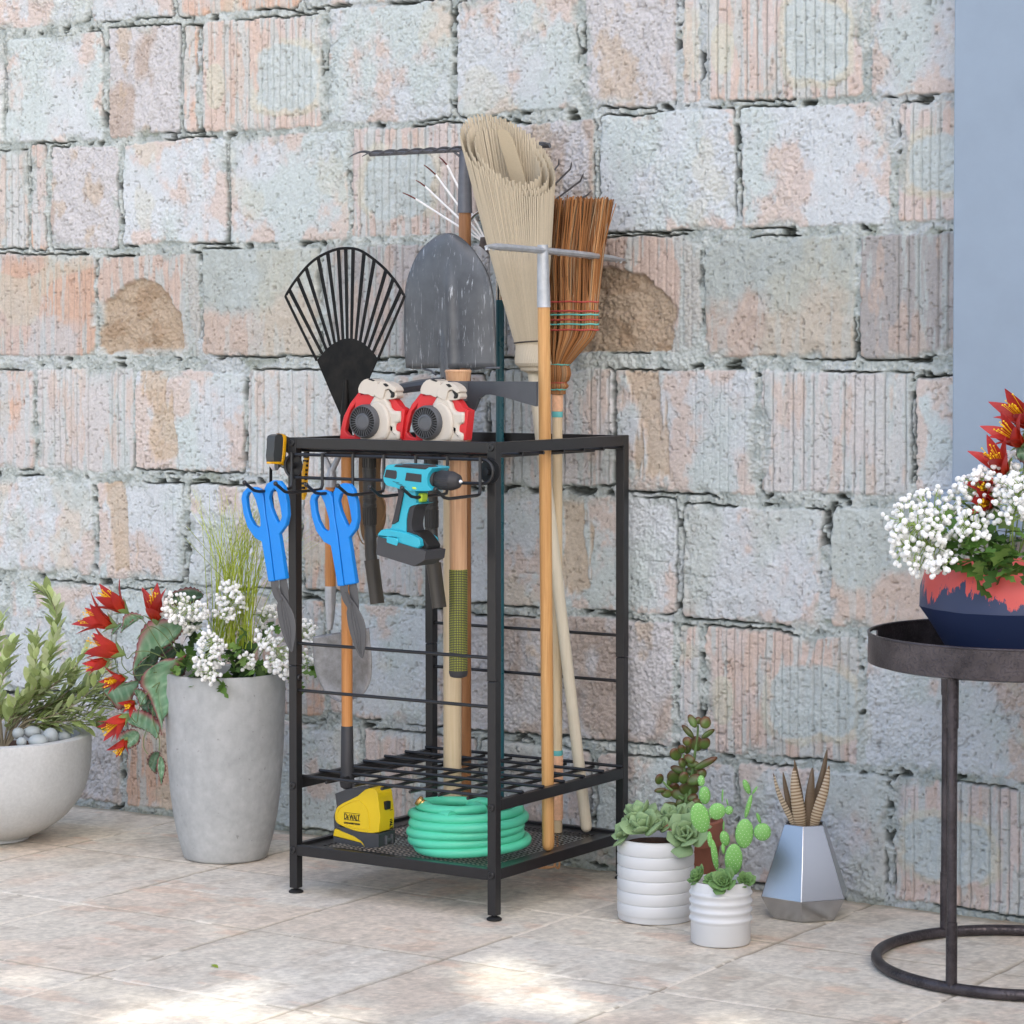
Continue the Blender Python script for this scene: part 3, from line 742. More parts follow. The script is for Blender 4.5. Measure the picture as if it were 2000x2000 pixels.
# ================================================================ leaf blowers on the top grid
red = mat('red_plastic', srgb(205, 38, 44), .34, 0, .04, 30, .03, 500)
cream = mat('cream_plastic', srgb(200, 192, 180), .38, 0, .03, 30, .04, 500)
gplast = mat('grey_plastic', srgb(84, 86, 90), .42, 0, .05)
tubem = mat('black_tube', srgb(40, 40, 39), .36, 0, .12, 30, .05, 200, spec=.6)
def zb(u, v): return (660+.15528*u, 720+.15528*v)     # survey frame of the right-hand blower
def blower():
    Y = .050
    t = thing('leaf_blower', 'red and cream handheld leaf blower nearer the fan rake on the rack top', 'leaf blower', PY(*zb(1140, 890), Y), 'leaf blowers on the rack top')
    def pr(nm, pts, y0, dep, m_, bev, sm=2, hole=None):
        m = MB(); m.prism(trace(zb, pts, Y+y0, sm), (0, dep, 0), [trace(zb, hole, Y+y0, sm)] if hole else ()); return m.build(nm, m_, t, 40, bev, 3)
    # body in layers from the fan side back; outlines are those of each layer's near face
    pr('red_housing', [(1040, 350), (1180, 335), (1228, 352), (1260, 470), (1300, 700), (1280, 900), (1180, 940), (960, 940), (985, 880), (955, 700), (995, 480)], .006, .026, red, .007)
    pr('cream_shell', [(1178, 452), (1235, 352), (1385, 380), (1425, 440), (1440, 500), (1470, 545), (1580, 548), (1578, 690), (1520, 700), (1512, 800), (1570, 812), (1566, 915), (1440, 925), (1180, 930)], .0, .024, cream, .008, 0)
    pr('belly', [(1190, 460), (1330, 445), (1410, 560), (1432, 700), (1395, 900), (1150, 935), (1050, 900)], -.006, .03, cream, .010)
    pr('outlet_frame', [(1592, 520), (1640, 520), (1600, 905), (1570, 905), (1576, 812), (1520, 800), (1526, 702), (1582, 690)], .004, .022, red, .002, 0)
    pr('red_cover', [(1405, 385), (1470, 372), (1530, 420), (1575, 490), (1625, 515), (1590, 545), (1480, 545), (1440, 505)], .008, .018, red, .005)
    pr('handle', [(1040, 305), (1075, 340), (1015, 430), (930, 540), (885, 690), (862, 800), (905, 855), (1000, 880), (1030, 905), (1000, 945), (795, 905), (800, 800), (845, 610), (925, 450)], .010, .011, red, .004, 0)
    pr('engine_cover', [(1040, 312), (1052, 215), (1110, 148), (1190, 133), (1262, 155), (1290, 220), (1262, 300), (1232, 362), (1160, 330)], .0, .030, cream, .010)
    pr('muffler_guard', [(1240, 330), (1262, 245), (1330, 172), (1420, 180), (1500, 235), (1525, 290), (1490, 305), (1430, 262), (1378, 290), (1355, 390), (1275, 372)], -.002, .026, cream, .004)
    pr('muffler', [(1372, 382), (1384, 305), (1430, 275), (1500, 285), (1535, 325), (1525, 382), (1420, 400)], .002, .022, cream, .007)
    pr('stripe', [(1432, 280), (1475, 270), (1502, 330), (1490, 372), (1452, 372), (1462, 330)], -.0005, .024, rubber, .002)
    pr('stripe', [(1348, 196), (1395, 190), (1432, 225), (1392, 238)], -.0035, .026, rubber, .0015, 0)
    pr('stripe', [(1150, 140), (1190, 131), (1255, 152), (1232, 168)], -.0012, .030, rubber, .0015, 0)
    pr('skirt', [(1270, 1020), (1420, 1030), (1420, 1068), (1290, 1060)], .0, .03, red, .003, 0)
    f0 = PY(*zb(1112, 680), Y-.012)
    m = MB(); m.lathe([(.0312, 0), (.0312, .016), (.0300, .020)], 48, f0+Vector((0, .018, 0)), (0, -1, 0), (True, False))
    m.lathe([(.0300, 0), (.0300, .003), (.0276, .0062), (.0268, .004)], 48, f0, (0, -1, 0), (False, False))
    for k in range(30):
        a = 2*math.pi*k/30; d = Vector((math.cos(a), 0, math.sin(a)))
        m.tube([f0+d*.0158+Vector((0, -.0045, 0)), f0+d*.0274+Vector((0, -.0042, 0))], .00075, 4)
    m.lathe([(.0152, 0), (.0152, .0055), (.0112, .0066), (.0106, .0056), (.0, .0062)], 36, f0, (0, -1, 0), (False, True)); m.build('fan_grille', gplast, t)
    m = MB(); m.lathe([(.0285, 0), (.0285, .001)], 40, f0+Vector((0, -.0008, 0)), (0, -1, 0)); m.build('fan_mesh', rubber, t)
    # hanging tube with ribbed couplings and flat nozzle
    def zt(u, v): return z1(u, v)
    m = MB(); Yt = Y+.040
    ax = lambda u, v: PY(*zt(u, v), Yt)
    k = mpp(ax(1375, 900))*.28468
    m.lathe([(42*k, 0), (44*k, .004), (44*k, .010)], 26, ax(1375, 600)-Vector((0, 0, .0)), (0, 0, -1))
    segs = [(1375, 520, 44), (1376, 700, 46), (1376, 702, 49), (1378, 790, 46), (1378, 905, 45), (1378, 908, 50), (1379, 920, 50), (1379, 924, 46), (1379, 945, 46), (1379, 948, 49), (1380, 964, 49), (1380, 966, 46), (1381, 1095, 44), (1381, 1098, 41), (1383, 1150, 41), (1384, 1165, 44), (1386, 1210, 43), (1388, 1300, 42), (1395, 1350, 42)]
    m.tube([ax(u, v) for u, v, r in segs], [r*k for u, v, r in segs], 26)
    for j in range(14):
        a = 2*math.pi*j/14; d = Vector((math.cos(a), math.sin(a), 0))
        m.tube([ax(1380, 970)+d*46*k, ax(1381, 1088)+d*44*k], .0012, 5); m.tube([ax(1376, 560)+d*45*k, ax(1377, 690)+d*46*k], .0011, 5)
    m.build('tube', tubem, t)
    m = MB(); m.tube([ax(1393, 1335), ax(1402, 1400), ax(1418, 1520), ax(1434, 1640)], [.0118, .0112, .0110, .0112], 20, True, 1.5, (1, 0, 0)); m.build('nozzle', mat('nozzle', srgb(60, 56, 50), .45, 0, .2, 40, .1, 200, (1, 1, .15)), t)
    return t
bl = blower()
b2 = dup(bl, tuple(Vector(bl.location)+Vector((PY(*zb(355, 690), .05).x-PY(*zb(1140, 690), .05).x, 0, 0))), None)
bl['label'] = 'red and cream handheld leaf blower standing above the cordless drill'
b2['label'] = 'red and cream handheld leaf blower beside the black fan rake'
# ================================================================ long handled tools
w_or = wood('orange_wood', srgb(160, 98, 48), srgb(190, 128, 70), srgb(208, 150, 90))
w_hoe = wood('yellow_wood', srgb(170, 118, 66), srgb(200, 152, 94), srgb(214, 170, 114))
w_br = wood('brown_wood', srgb(112, 72, 44), srgb(150, 102, 62), srgb(172, 124, 82))
w_pale = wood('pale_wood', srgb(190, 166, 130), srgb(204, 184, 150), srgb(214, 196, 166))
w_pick = wood('pick_wood', srgb(164, 112, 78), srgb(204, 160, 120), srgb(220, 182, 146))
w_beige = wood('beige_handle', srgb(196, 186, 164), srgb(206, 197, 176), srgb(214, 206, 188), 1, .5)
galv = mat('galvanised', srgb(176, 180, 186), .45, .55, .16, 60, .25, 120)
iron = mat('grey_iron', srgb(104, 106, 112), .5, .55, .16, 50, .2, 150)
painted = mat('grey_paint', srgb(76, 79, 84), .4, .25, .1, 30, .05, 300)
def pole(m, p0, p1, r, dome=True, n=20):
    p0, p1 = Vector(p0), Vector(p1); d = (p1-p0).normalized(); L = (p1-p0).length
    pr = [(r*.35, 0), (r*.75, r*.28), (r*.95, r*.7), (r, r*1.2)] if dome else [(r*.96, 0), (r, .002)]
    m.lathe(pr+[(r, L)], n, p0, d)

# ---- levelling rake in front, on the right rail
def level_rake():
    X = .4235
    b = PX(1071, 1652, X); b.z = SHELF+.001; top = PX(1060, 478, X)
    t = thing('garden_rake', 'grey headed rake on a smooth yellow wood pole, front right of the rack', 'rake', b, 'rakes in the rack')
    s0 = PX(1062, 600, X)
    m = MB(); pole(m, b, s0+Vector((0, 0, .03)), .0113); m.build('handle', w_hoe, t)
    m = MB(); m.lathe([(.0128, 0), (.0124, .004), (.0112, .055), (.0098, (top-s0).length)], 20, s0, top-s0); 
    m.build('socket', galv, t)
    
    m = MB(); pts = smoothpts([PX(*z2(u, v), X) for u, v in ((1128, 722), (1210, 724), (1430, 743), (1640, 764), (1790, 784), (1874, 795))], 7)
    m.tube(pts, [.002+.0042*min(1, i/6, (len(pts)-1-i)/6) for i in range(len(pts))], 8, True, 1.6, (0, 0, 1))
    n = 17
    for k in range(n):
        q = pts[int((k+.5)/n*(len(pts)-1))]; m.tube([q+Vector((.0, 0, 0)), q+Vector((.0, -.003, -.0065))], [.0040, .0018], 6)
    m.build('head', galv, t)
level_rake()

# ---- bow rake at the back
def bow_rake():
    Y = .402
    t0 = PY(908, 292, Y); s0 = PY(908, 416, Y); b = Vector((s0.x, Y, SHELF+.001))
    t = thing('bow_rake', 'iron toothed rake on a dark brown pole behind the shovel blade', 'rake', b, 'rakes in the rack')
    m = MB(); pole(m, b, s0+Vector((0, 0, .03)), .0119); m.build('handle', w_br, t)
    m = MB(); m.lathe([(.0146, 0), (.0142, .004), (.0128, .06), (.0110, (t0-s0).length-.004), (.0085, (t0-s0).length)], 20, s0, t0-s0); m.build('socket', iron, t)
    zz = t0.z; x0 = PY(722, 294, Y).x; x1 = PY(1074, 286, Y).x
    m = MB(); m.tube([(x0, Y, zz), (x1, Y, zz)], .0042, 8, True, 1.3)
    m.build('crossbar', iron, t)
    n = 14
    for k in range(n):
        x = x0+.004+(x1-x0-.008)*k/(n-1); m = MB()
        m.tube(smoothpts([(x, Y+.003, zz+.001), (x, Y-.022, zz+.0035), (x, Y-.048, zz-.001), (x, Y-.074, zz-.0105)], 4), [.0042-.00026*i for i in range(13)], 6, True, .7)
        m.build('tine', iron, t)
    m = MB()
    for s in (-1, 1): m.tube([(t0.x+s*.006, Y+.012, zz-.026), (t0.x+s*.016, Y+.004, zz-.012), (t0.x+s*.030, Y, zz)], .0022, 6)
    m.build('brace', iron, t)
bow_rake()

# ---- digging shovel
def shovel():
    Y = .285
    g = NT('shovel_steel'); sc = g.noise(24, 5, .7, g.coord((3.0, 1, .5)), 2.0); s2 = g.noise(90, 3, .5, g.coord((6, 1, .25)), .5)
    base = g.ramp(g.noise(14, 4, .6), [(.3, srgb(78, 81, 86)), (.7, srgb(102, 106, 111))])
    k = g.ramp(sc, [(.55, (0, 0, 0)), (.66, (1, 1, 1))]); k2 = g.ramp(s2, [(.50, (0, 0, 0)), (.62, (1, 1, 1))])
    g.setc(g.mix(g.mix(1.0, k, k2, 'MULTIPLY'), base, srgb(196, 202, 210))); g.p(Metallic=.25, Roughness=.42)
    bx = PY(881, 1000, Y).x; b = Vector((bx, Y+.004, SHELF+.001)); nz = PY(880, 745, Y)
    t = thing('shovel', 'big grey round point shovel standing blade up on a pale handle', 'shovel', b)
    m = MB(); pole(m, b, Vector((bx, Y+.004, nz.z+.02)), .0172); m.build('handle', w_pale, t)
    # dished blade lofted between its left and right outline, with a raised centre rib
    left = [(700, 1378), (690, 1260), (689, 1150), (690, 1040), (696, 950), (714, 872), (745, 795), (785, 732), (830, 692), (872, 664), (905, 652)]
    right = [(1184, 1378), (1182, 1260), (1178, 1150), (1174, 1040), (1163, 950), (1140, 868), (1105, 800), (1062, 738), (1018, 694), (975, 664), (940, 651)]
    A = smoothpts([PY(*z2(u, v), Y) for u, v in left], 3); B = smoothpts([PY(*z2(u, v), Y) for u, v in right], 3)
    n = 24; m = MB(); vs = []; N = len(A)
    for i in range(N):
        f = i/(N-1)
        for j in range(n+1):
            u = j/n; p = A[i].lerp(B[i], u); q = 2*u-1
            dish = .026*(q*q)*(1-.55*f)+.012*f*f*(-1)                # convex back towards the viewer, tip leaning away
            rib = -.0065*math.exp(-(q/.085)**2)*max(0, 1-max(0, (f-.38)/.22))
            groove = .0022*(math.exp(-((abs(q)-.16)/.05)**2))*max(0, 1-f/.6)
            roll = -.004*max(0, abs(q)-.90)/.1*(1-f)
            vs.append(SL(p, dish*1.0-.010+rib+groove+roll+.02*f*f))
    fs = [(i*(n+1)+j, i*(n+1)+j+1, (i+1)*(n+1)+j+1, (i+1)*(n+1)+j) for i in range(N-1) for j in range(n)]
    m._add(vs, fs); m.build('blade', g.m, t, 80, solid=.0022)
    # rolled foot rest and socket
    m = MB(); m.tube([PY(*z2(u, v), Y)+Vector((0, dy, 0)) for u, v, dy in ((702, 1376, .014), (770, 1378, .004), (840, 1392, -.004), (872, 1412, -.008))], .0022, 8)
    m.tube([PY(*z2(u, v), Y)+Vector((0, dy, 0)) for u, v, dy in ((1182, 1376, .014), (1100, 1378, .004), (1020, 1388, -.004), (965, 1412, -.008))], .0022, 8); m.build('footrest', g.m, t)
    m = MB(); s = PY(*z2(917, 1375), Y); m.lathe([(.0192, 0), (.0190, .03), (.0185, .075), (.0150, .11), (.0100, .15)], 24, Vector((bx, Y+.002, nz.z-.03)), (PY(*z2(920, 1180), Y)-Vector((bx, Y, nz.z-.03)))); m.build('socket', g.m, t)
shovel()

# ---- mattock (axe-pick) with wooden haft and grip
def mattock():
    Y = .135
    hx = PY(895, 1000, Y).x; zt = PY(895, 722, Y).z; ze = PY(895, 744, Y).z; zg1 = PY(895, 1112, Y).z; zg0 = PY(895, 1322, Y).z
    t = thing('mattock', 'mattock with dark steel head and wooden haft ending in a yellow dotted grip', 'mattock', Vector((hx, Y, zg0)))
    m = MB(); m.lathe([(.0158, zg1-zt+.0), (.0160, -.14), (.0170, -.06), (.0205, -.035), (.0232, -.006), (.0246, -.003), (.0226, 0)], 30, Vector((hx, Y, zt)), (0, 0, 1), sx=1.0, sy=1.0); m.build('haft', w_pick, t)
    g = NT('dotted_grip')
    tc = g.coord((1, 1, 1)); sx = g.add('ShaderNodeSeparateXYZ'); g.link(tc, sx.inputs[0])
    an = g.add('ShaderNodeMath', operation='ARCTAN2'); g.link(sx.outputs[1], an.inputs[0]); g.link(sx.outputs[0], an.inputs[1])
    def per(sock, k, w):
        a = g.add('ShaderNodeMath', operation='MULTIPLY'); g.link(sock, a.inputs[0]); a.inputs[1].default_value = k
        b = g.add('ShaderNodeMath', operation='FRACT'); g.link(a.outputs[0], b.inputs[0])
        c = g.add('ShaderNodeMath', operation='LESS_THAN'); g.link(b.outputs[0], c.inputs[0]); c.inputs[1].default_value = w; return c.outputs[0]
    mu = g.add('ShaderNodeMath', operation='MULTIPLY'); g.link(per(an.outputs[0], 34/(2*math.pi), .48), mu.inputs[0]); g.link(per(sx.outputs[2], 1/.0031, .46), mu.inputs[1])
    g.setc(g.mix(mu.outputs[0], srgb(52, 52, 54), srgb(190, 196, 48))); g.p(Roughness=.6)
    m = MB(); m.lathe([(.010, 0), (.0150, .002), (.0168, .008), (.0168, zg1-zg0)], 32, Vector((hx, Y, zg0)), (0, 0, 1)); m.build('grip', [g.m], t)
    m = MB(); m.lathe([(.0100, -.001), (.0152, .001), (.0172, .007), (.0172, .012)], 32, Vector((hx, Y, zg0)), (0, 0, 1)); m.build('grip_cap', mat('grip_black', srgb(50, 50, 54), .55), t)
    h = MB()
    eye = MB()
    c = Vector((hx, Y, 0)); zb0 = PY(895, 770, Y).z
    h.lathe([(.0285, zb0-.012), (.0292, zb0), (.0290, ze-.002), (.0275, ze)], 30, c, (0, 0, 1), (True, True), 1.0, .95)
    # broad adze blade to the right, pick point to the left
    P = trace(z2, [(985, 1447), (1120, 1448), (1250, 1449), (1398, 1450), (1398, 1584), (1330, 1565), (1230, 1535), (1150, 1519), (1115, 1522), (1090, 1540), (1072, 1585), (1060, 1610), (985, 1610)], Y-.009)
    h.prism(P, (0, .008, 0))
    Q = smoothpts([PY(*z2(u, v), Y) for u, v in ((900, 1462), (800, 1468), (700, 1482), (600, 1500), (500, 1498), (438, 1484))], 5)
    h.tube(Q, [.0125-.00026*i for i in range(len(Q))], 8, True, .85, (0, 0, 1))
    h.build('head', painted, t, 30, .0025, 2)
mattock()

# ---- wire leaf rake on a teal pole
def leaf_rake():
    Y = .432
    tealp = mat('teal_pole', srgb(38, 92, 104), .28, .1, .08, 20, spec=.6)
    top = PY(976.5, 516, Y); f0 = PY(976.5, 586, Y); b = Vector((top.x, Y, SHELF+.001))
    t = thing('leaf_rake', 'wire leaf rake with white tines on a dark teal pole', 'rake', b, 'rakes in the rack')
    m = MB(); pole(m, b, f0, .0081, False); m.build('handle', tealp, t)
    m = MB(); m.lathe([(.0083, 0), (.0083, (top-f0).length-.004)], 20, f0, (0, 0, 1)); m.build('ferrule', chrome, t)
    m = MB(); m.lathe([(.0085, 0), (.0082, .006), (.005, .009)], 18, top-Vector((0, 0, .004)), (0, 0, 1)); m.build('ferrule_cap', mat('teal_cap', srgb(36, 128, 144), .35), t)
    hub = PY(957, 487, Y+.01)
    m = MB(); m.tube([top+Vector((0, 0, .002)), hub+Vector((.004, 0, -.008)), hub], [.0030, .0045, .006], 8)
    H = trace(z2, [(1100, 672), (1172, 664), (1200, 720), (1215, 770), (1190, 808), (1120, 740), (1092, 716)], Y+.006); m.prism(H, (0, .006, 0)); m.build('hub', mat('rake_hub', srgb(118, 110, 108), .35, .7, .3, 60), t)
    white = mat('white_tine', srgb(240, 240, 240), .35, .0, .05); rust = mat('tine_tip', srgb(120, 58, 54), .5, .2, .5, 300)
    grey = mat('tine_grey', srgb(124, 124, 126), .4, .6, .1)
    tips = [((680, 432), (752, 466)), ((752, 365), (802, 398)), ((795, 282), (860, 336)), ((878, 240), (920, 283)), ((985, 195), (1020, 240)), ((1120, 160), (1138, 205)), ((1250, 150), (1246, 200)), ((1350, 165), (1330, 215)), ((1448, 195), (1434, 258)),
            ((1522, 248), (1520, 282)), ((1590, 265), (1585, 302)), ((1655, 326), (1638, 368)), ((1700, 420), (1672, 446))]
    for i, ((u0, v0), (u1, v1)) in enumerate(tips):
        dark = i >= 6
        e = PY(*z2(u1, v1), Y+.022); k = PY(*z2(u0, v0), Y-.004); s = PY(*z2(1120+5*i, 700+1.5*i), Y+.009)
        mid = s.lerp(e, .55)
        m = MB(); m.tube([s, mid, e], .0016 if dark else .0021, 6, True, 1.3); tn = m.build('tine', grey if dark else white, t)
        m = MB(); m.tube([e, e.lerp(k, .6)+Vector((0, .001, .0006)), k], [.0016, .0015, .0009], 6); m.build('tip', grey if dark else rust, tn)
    br = MB(); br.tube([PY(*z2(u, v), Y+.012) for u, v in ((1040, 590), (1070, 555), (1110, 525), (1160, 500), (1220, 484), (1290, 482))], .0022, 6, True, 2.0); br.build('spreader', chrome, t)
leaf_rake()

# ---- pleated palm broom
def palm_broom():
    Yt, Yn = .272, .310
    straw = attr_mat('palm_strip', .65, 500, .15, .06, .25, .0006, .12)
    nb = PY(1042, 734, Yn); b = PY(1144, 1605, .420); dirv = (b-nb).normalized(); b = nb+dirv*((SHELF+.002-nb.z)/dirv.z)
    t = thing('palm_broom', 'tall cream broom of pleated palm strips with a hollow slanted mouth', 'broom', b, 'brooms in the rack')
    m = MB(); pole(m, b, nb+(nb-b).normalized()*.02, .0108); m.build('handle', w_beige, t)
    tie = PY(*z2(1363, 1240), Yn-.004); r = random.Random(4)
    C0 = (1246, 232); A0 = (228, 182); B0 = (-112, 116)
    def mouth(th, k=1.0, dk=1.0):
        u = C0[0]+A0[0]*math.cos(th)*k+B0[0]*math.sin(th)*k; v = C0[1]+A0[1]*math.cos(th)*k+B0[1]*math.sin(th)*k
        return PY(*z2(u, v), Yt-.042*math.sin(th)*dk+.004)
    e1 = (mouth(0)-mouth(math.pi)).normalized()
    m = MB(); N = 118
    for layer, (k, n) in enumerate(((1.0, N), (.86, 90), (.70, 60))):
        for i in range(n):
            th = 2*math.pi*(i+.5*(layer % 2))/n
            top = mouth(th, k)+Vector((r.gauss(0, .0002), r.gauss(0, .0004), r.gauss(0, .0008)+(.0028 if i % 2 else -.0012)))
            q = Vector((math.cos(th)*.0275*k, -math.sin(th)*.022*k, 0)); s = tie+q+Vector((0, 0, -.004*k))
            mid = s.lerp(top, .5)+Vector((math.cos(th)*.001, -math.sin(th)*.004, 0))
            w = (.00215 if layer == 0 else .0027)
            s_ = r.uniform(.93, 1.05); m.c = tuple(c*s_ for c in srgb(194, 182, 160))
            ax = (top-s).normalized(); rad = Vector((math.cos(th), -math.sin(th), .15)).normalized()
            m.tube([s, mid, top], [w*.72, w*1.0, w*.95], 4, True, .75, rad.cross(ax))
    m.build('bristles', straw, t, 0)
    # the smooth inner tongue and the bound neck
    m = MB(); m.c = srgb(190, 175, 148)
    P = [PY(*z2(u, v), Yt+.018-.0*u) for u, v in ((1190, 110), (1210, 92), (1245, 100), (1275, 150), (1320, 290), (1350, 420), (1330, 470), (1290, 440), (1240, 290))]
    m.prism(smoothpts(P, 3, True), (0, .002, 0)); m.build('tongue', straw, t, 30)
    m = MB()
    zz = [(.0262, .000), (.0285, -.012), (.0335, -.030), (.0350, -.038), (.0335, -.0405), (.0320, -.043), (.0270, -.046), (.0255, -.052), (.0160, -.056)]
    vs = []; n = 120
    for (rr, h) in zz:
        for k in range(n):
            a = 2*math.pi*k/n; f = rr*(1+.022*(k % 2)); vs.append(tie+Vector((math.cos(a)*f+h*-.22, -math.sin(a)*f*.85, h)))
    m.c = srgb(198, 187, 166)
    m._add(vs, [(i*n+k, i*n+(k+1) % n, (i+1)*n+(k+1) % n, (i+1)*n+k) for i in range(len(zz)-1) for k in range(n)]); m.build('neck', straw, t, 0)
    wire = mat('binding_wire', srgb(52, 46, 40), .5)
    m = MB(); m.tube([tie+Vector((math.cos(a)*.0288, -math.sin(a)*.0240, .0022*math.cos(a)+.001)) for a in [2*math.pi*k/32 for k in range(33)]], .0016, 6, False); m.build('binding', wire, t)
    cc = PY(*z2(1335, 788), Yn-.008); rx = (PY(*z2(1468, 770), Yn)-PY(*z2(1202, 798), Yn)).length/2*1.02
    m = MB(); m.tube([cc+e1.cross(Vector((0, 1, 0)))*0+Vector((math.cos(a)*rx, -math.sin(a)*.040, .0052*math.cos(a))) for a in [2*math.pi*k/40 for k in range(41)]], .0009, 5, False); m.build('binding', wire, t)
palm_broom()

# ---- straw broom with red and turquoise stitching
def straw_broom():
    Y = .392; r = random.Random(9)
    k = mpp(PY(*z2(1515, 1100), Y))*.36232
    P = lambda u, v, dy=0.0: PY(*z2(u, v), Y)+Vector((0, dy, 0))
    cx = 1514
    b = P(cx, 1500); b.z = SHELF+.001
    t = thing('straw_broom', 'brown straw broom stitched with red and turquoise bands', 'broom', b, 'brooms in the rack')
    straw = attr_mat('straw', .6, 500, .1, .1, .3, .0005)
    m = MB(); pole(m, b, P(cx, 1560), .0098, False); m.build('handle', w_pale, t)
    m = MB()
    cols = [srgb(152, 102, 58), srgb(168, 116, 70), srgb(134, 88, 50), srgb(184, 136, 90), srgb(146, 120, 92), srgb(160, 106, 60), srgb(116, 76, 44)]
    n = 560
    for i in range(n):
        th = r.uniform(0, 2*math.pi); rad = math.sqrt(r.random()) if i % 3 else 1.0
        ex, ey = math.cos(th)*rad, math.sin(th)*rad
        sq = math.copysign(abs(ex)**.75, ex)
        s_ = r.uniform(.75, 1.2); m.c = tuple(c*s_ for c in r.choice(cols))
        xb = cx+sq*212
        top_u = cx+sq*255+r.gauss(0, 12)+22; top_v = 462+r.gauss(0, 8)+r.random()*14
        sway = r.gauss(0, 10)
        pts = [P(cx+sq*52, 1366, ey*.016), P(cx+sq*120, 1290, ey*.020), P(cx+sq*190, 1210, ey*.021), P(xb, 1160, ey*.021), P(xb+2, 1050, ey*.021), P(xb+sq*14+sway, 800, ey*.023), P(top_u, top_v, ey*.025+r.gauss(0, .003))]
        m.tube(pts, [.0011, .0015, .0015, .0015, .0015, .0015, .0012], 5)
    for (u0, u1, v1) in ((1715, 1846, 490), (1720, 1792, 468)):
        m.c = cols[1]; m.tube([P(u0, 1050, .0), P(u0+18, 800), P(u1, v1, -.01)], [.0013, .0012, .0008], 5)
    m.build('bristles', straw, t, 60)
    redt = mat('red_twine', srgb(176, 70, 66), .7, 0, .1, 300, .3, 900); tur = mat('turquoise_twine', srgb(96, 182, 172), .7, 0, .1, 300, .3, 900)
    def band(v, hw, dy, mt, r_=.0016):
        mm = MB(); pts = []
        for j in range(57):
            a = 2*math.pi*j/56; e = math.cos(a); pts.append(P(cx+math.copysign(abs(e)**.75, e)*hw, v+1.5*math.sin(9*a), -math.sin(a)*dy))
        mm.tube(pts, r_, 6, False); mm.build('stitching', mt, t)
    for v, mt in ((1020, redt), (1070, redt), (1089, tur), (1117, redt), (1141, tur), (1171, redt)): band(v, 219, .0228, mt)
    band(1358, 60, .017, tur); band(1456, 42, .014, redt); band(1492, 40, .0135, tur)
    m = MB()
    for i in range(120):
        th = 2*math.pi*i/120; ex, ey = math.cos(th), math.sin(th); s_ = r.uniform(.8, 1.15); m.c = tuple(c*s_ for c in r.choice(cols))
        m.tube([P(cx+ex*q, v, ey*q*k*.95) for q, v in ((52, 1358), (62, 1385), (64, 1410), (56, 1440), (42, 1456), (52, 1472), (50, 1480), (38, 1492), (37, 1518))], .0012, 5)
    m.build('neck', straw, t, 60)
    cop = mat('copper_wire', srgb(226, 182, 148), .45, .0, .12, 200)
    def wrap(v0, v1, nn, x):
        mm = MB(); pts = []; p0 = P(x, v0); p1 = P(x, v1)
        for j in range(nn*14+1):
            a = 2*math.pi*j/14; q = p0.lerp(p1, j/(nn*14)); pts.append(q+Vector((math.cos(a)*.0102, math.sin(a)*.0102, 0)))
        mm.tube(pts, .0013, 5); mm.build('wire_wrap', cop, t)
    wrap(1518, 1608, 15, cx)
    zl = lambda v: z4(0, v)[1]
    inv = lambda y: (y-220)/.36232
    wrap(inv(zl(345)), inv(zl(690)), 46, cx)
    def sleeve(v0, v1, mt, rr=.0104):
        mm = MB(); a, c = P(cx, v1), P(cx, v0); mm.lathe([(rr*.97, 0), (rr, .001), (rr, (c-a).length-.001), (rr*.97, (c-a).length)], 20, a, (0, 0, 1)); mm.build('colour_band', mt, t)
    teal_b = mat('turquoise_paint', srgb(92, 168, 168), .5)
    sleeve(1610, 1642, teal_b); sleeve(inv(zl(318)), inv(zl(345)), teal_b, .0106)
    # hanging cord: loop and knot below the perforated shelf
    cord = mat('cord', srgb(206, 156, 112), .8, 0, .15, 300, .4, 600)
    q = Vector((b.x, b.y, SHELF)); m = MB()
    m.tube(smoothpts([q, q+Vector((.002, -.002, -.03)), q+Vector((-.004, -.002, -.060)), q+Vector((.006, -.004, -.066)), q+Vector((.005, 0, -.050)), q+Vector((-.004, .002, -.055)), q+Vector((-.006, -.006, -.065)), q+Vector((-.030, -.02, -.0665)), q+Vector((-.045, -.03, -.060))], 6), .0021, 6)
    m.tube(smoothpts([q+Vector((-.004, -.004, -.065)), q+Vector((-.022, -.01, -.064)), q+Vector((-.040, -.005, -.050))], 6), .0020, 6)
    m.build('cord', cord, t)
straw_broom()

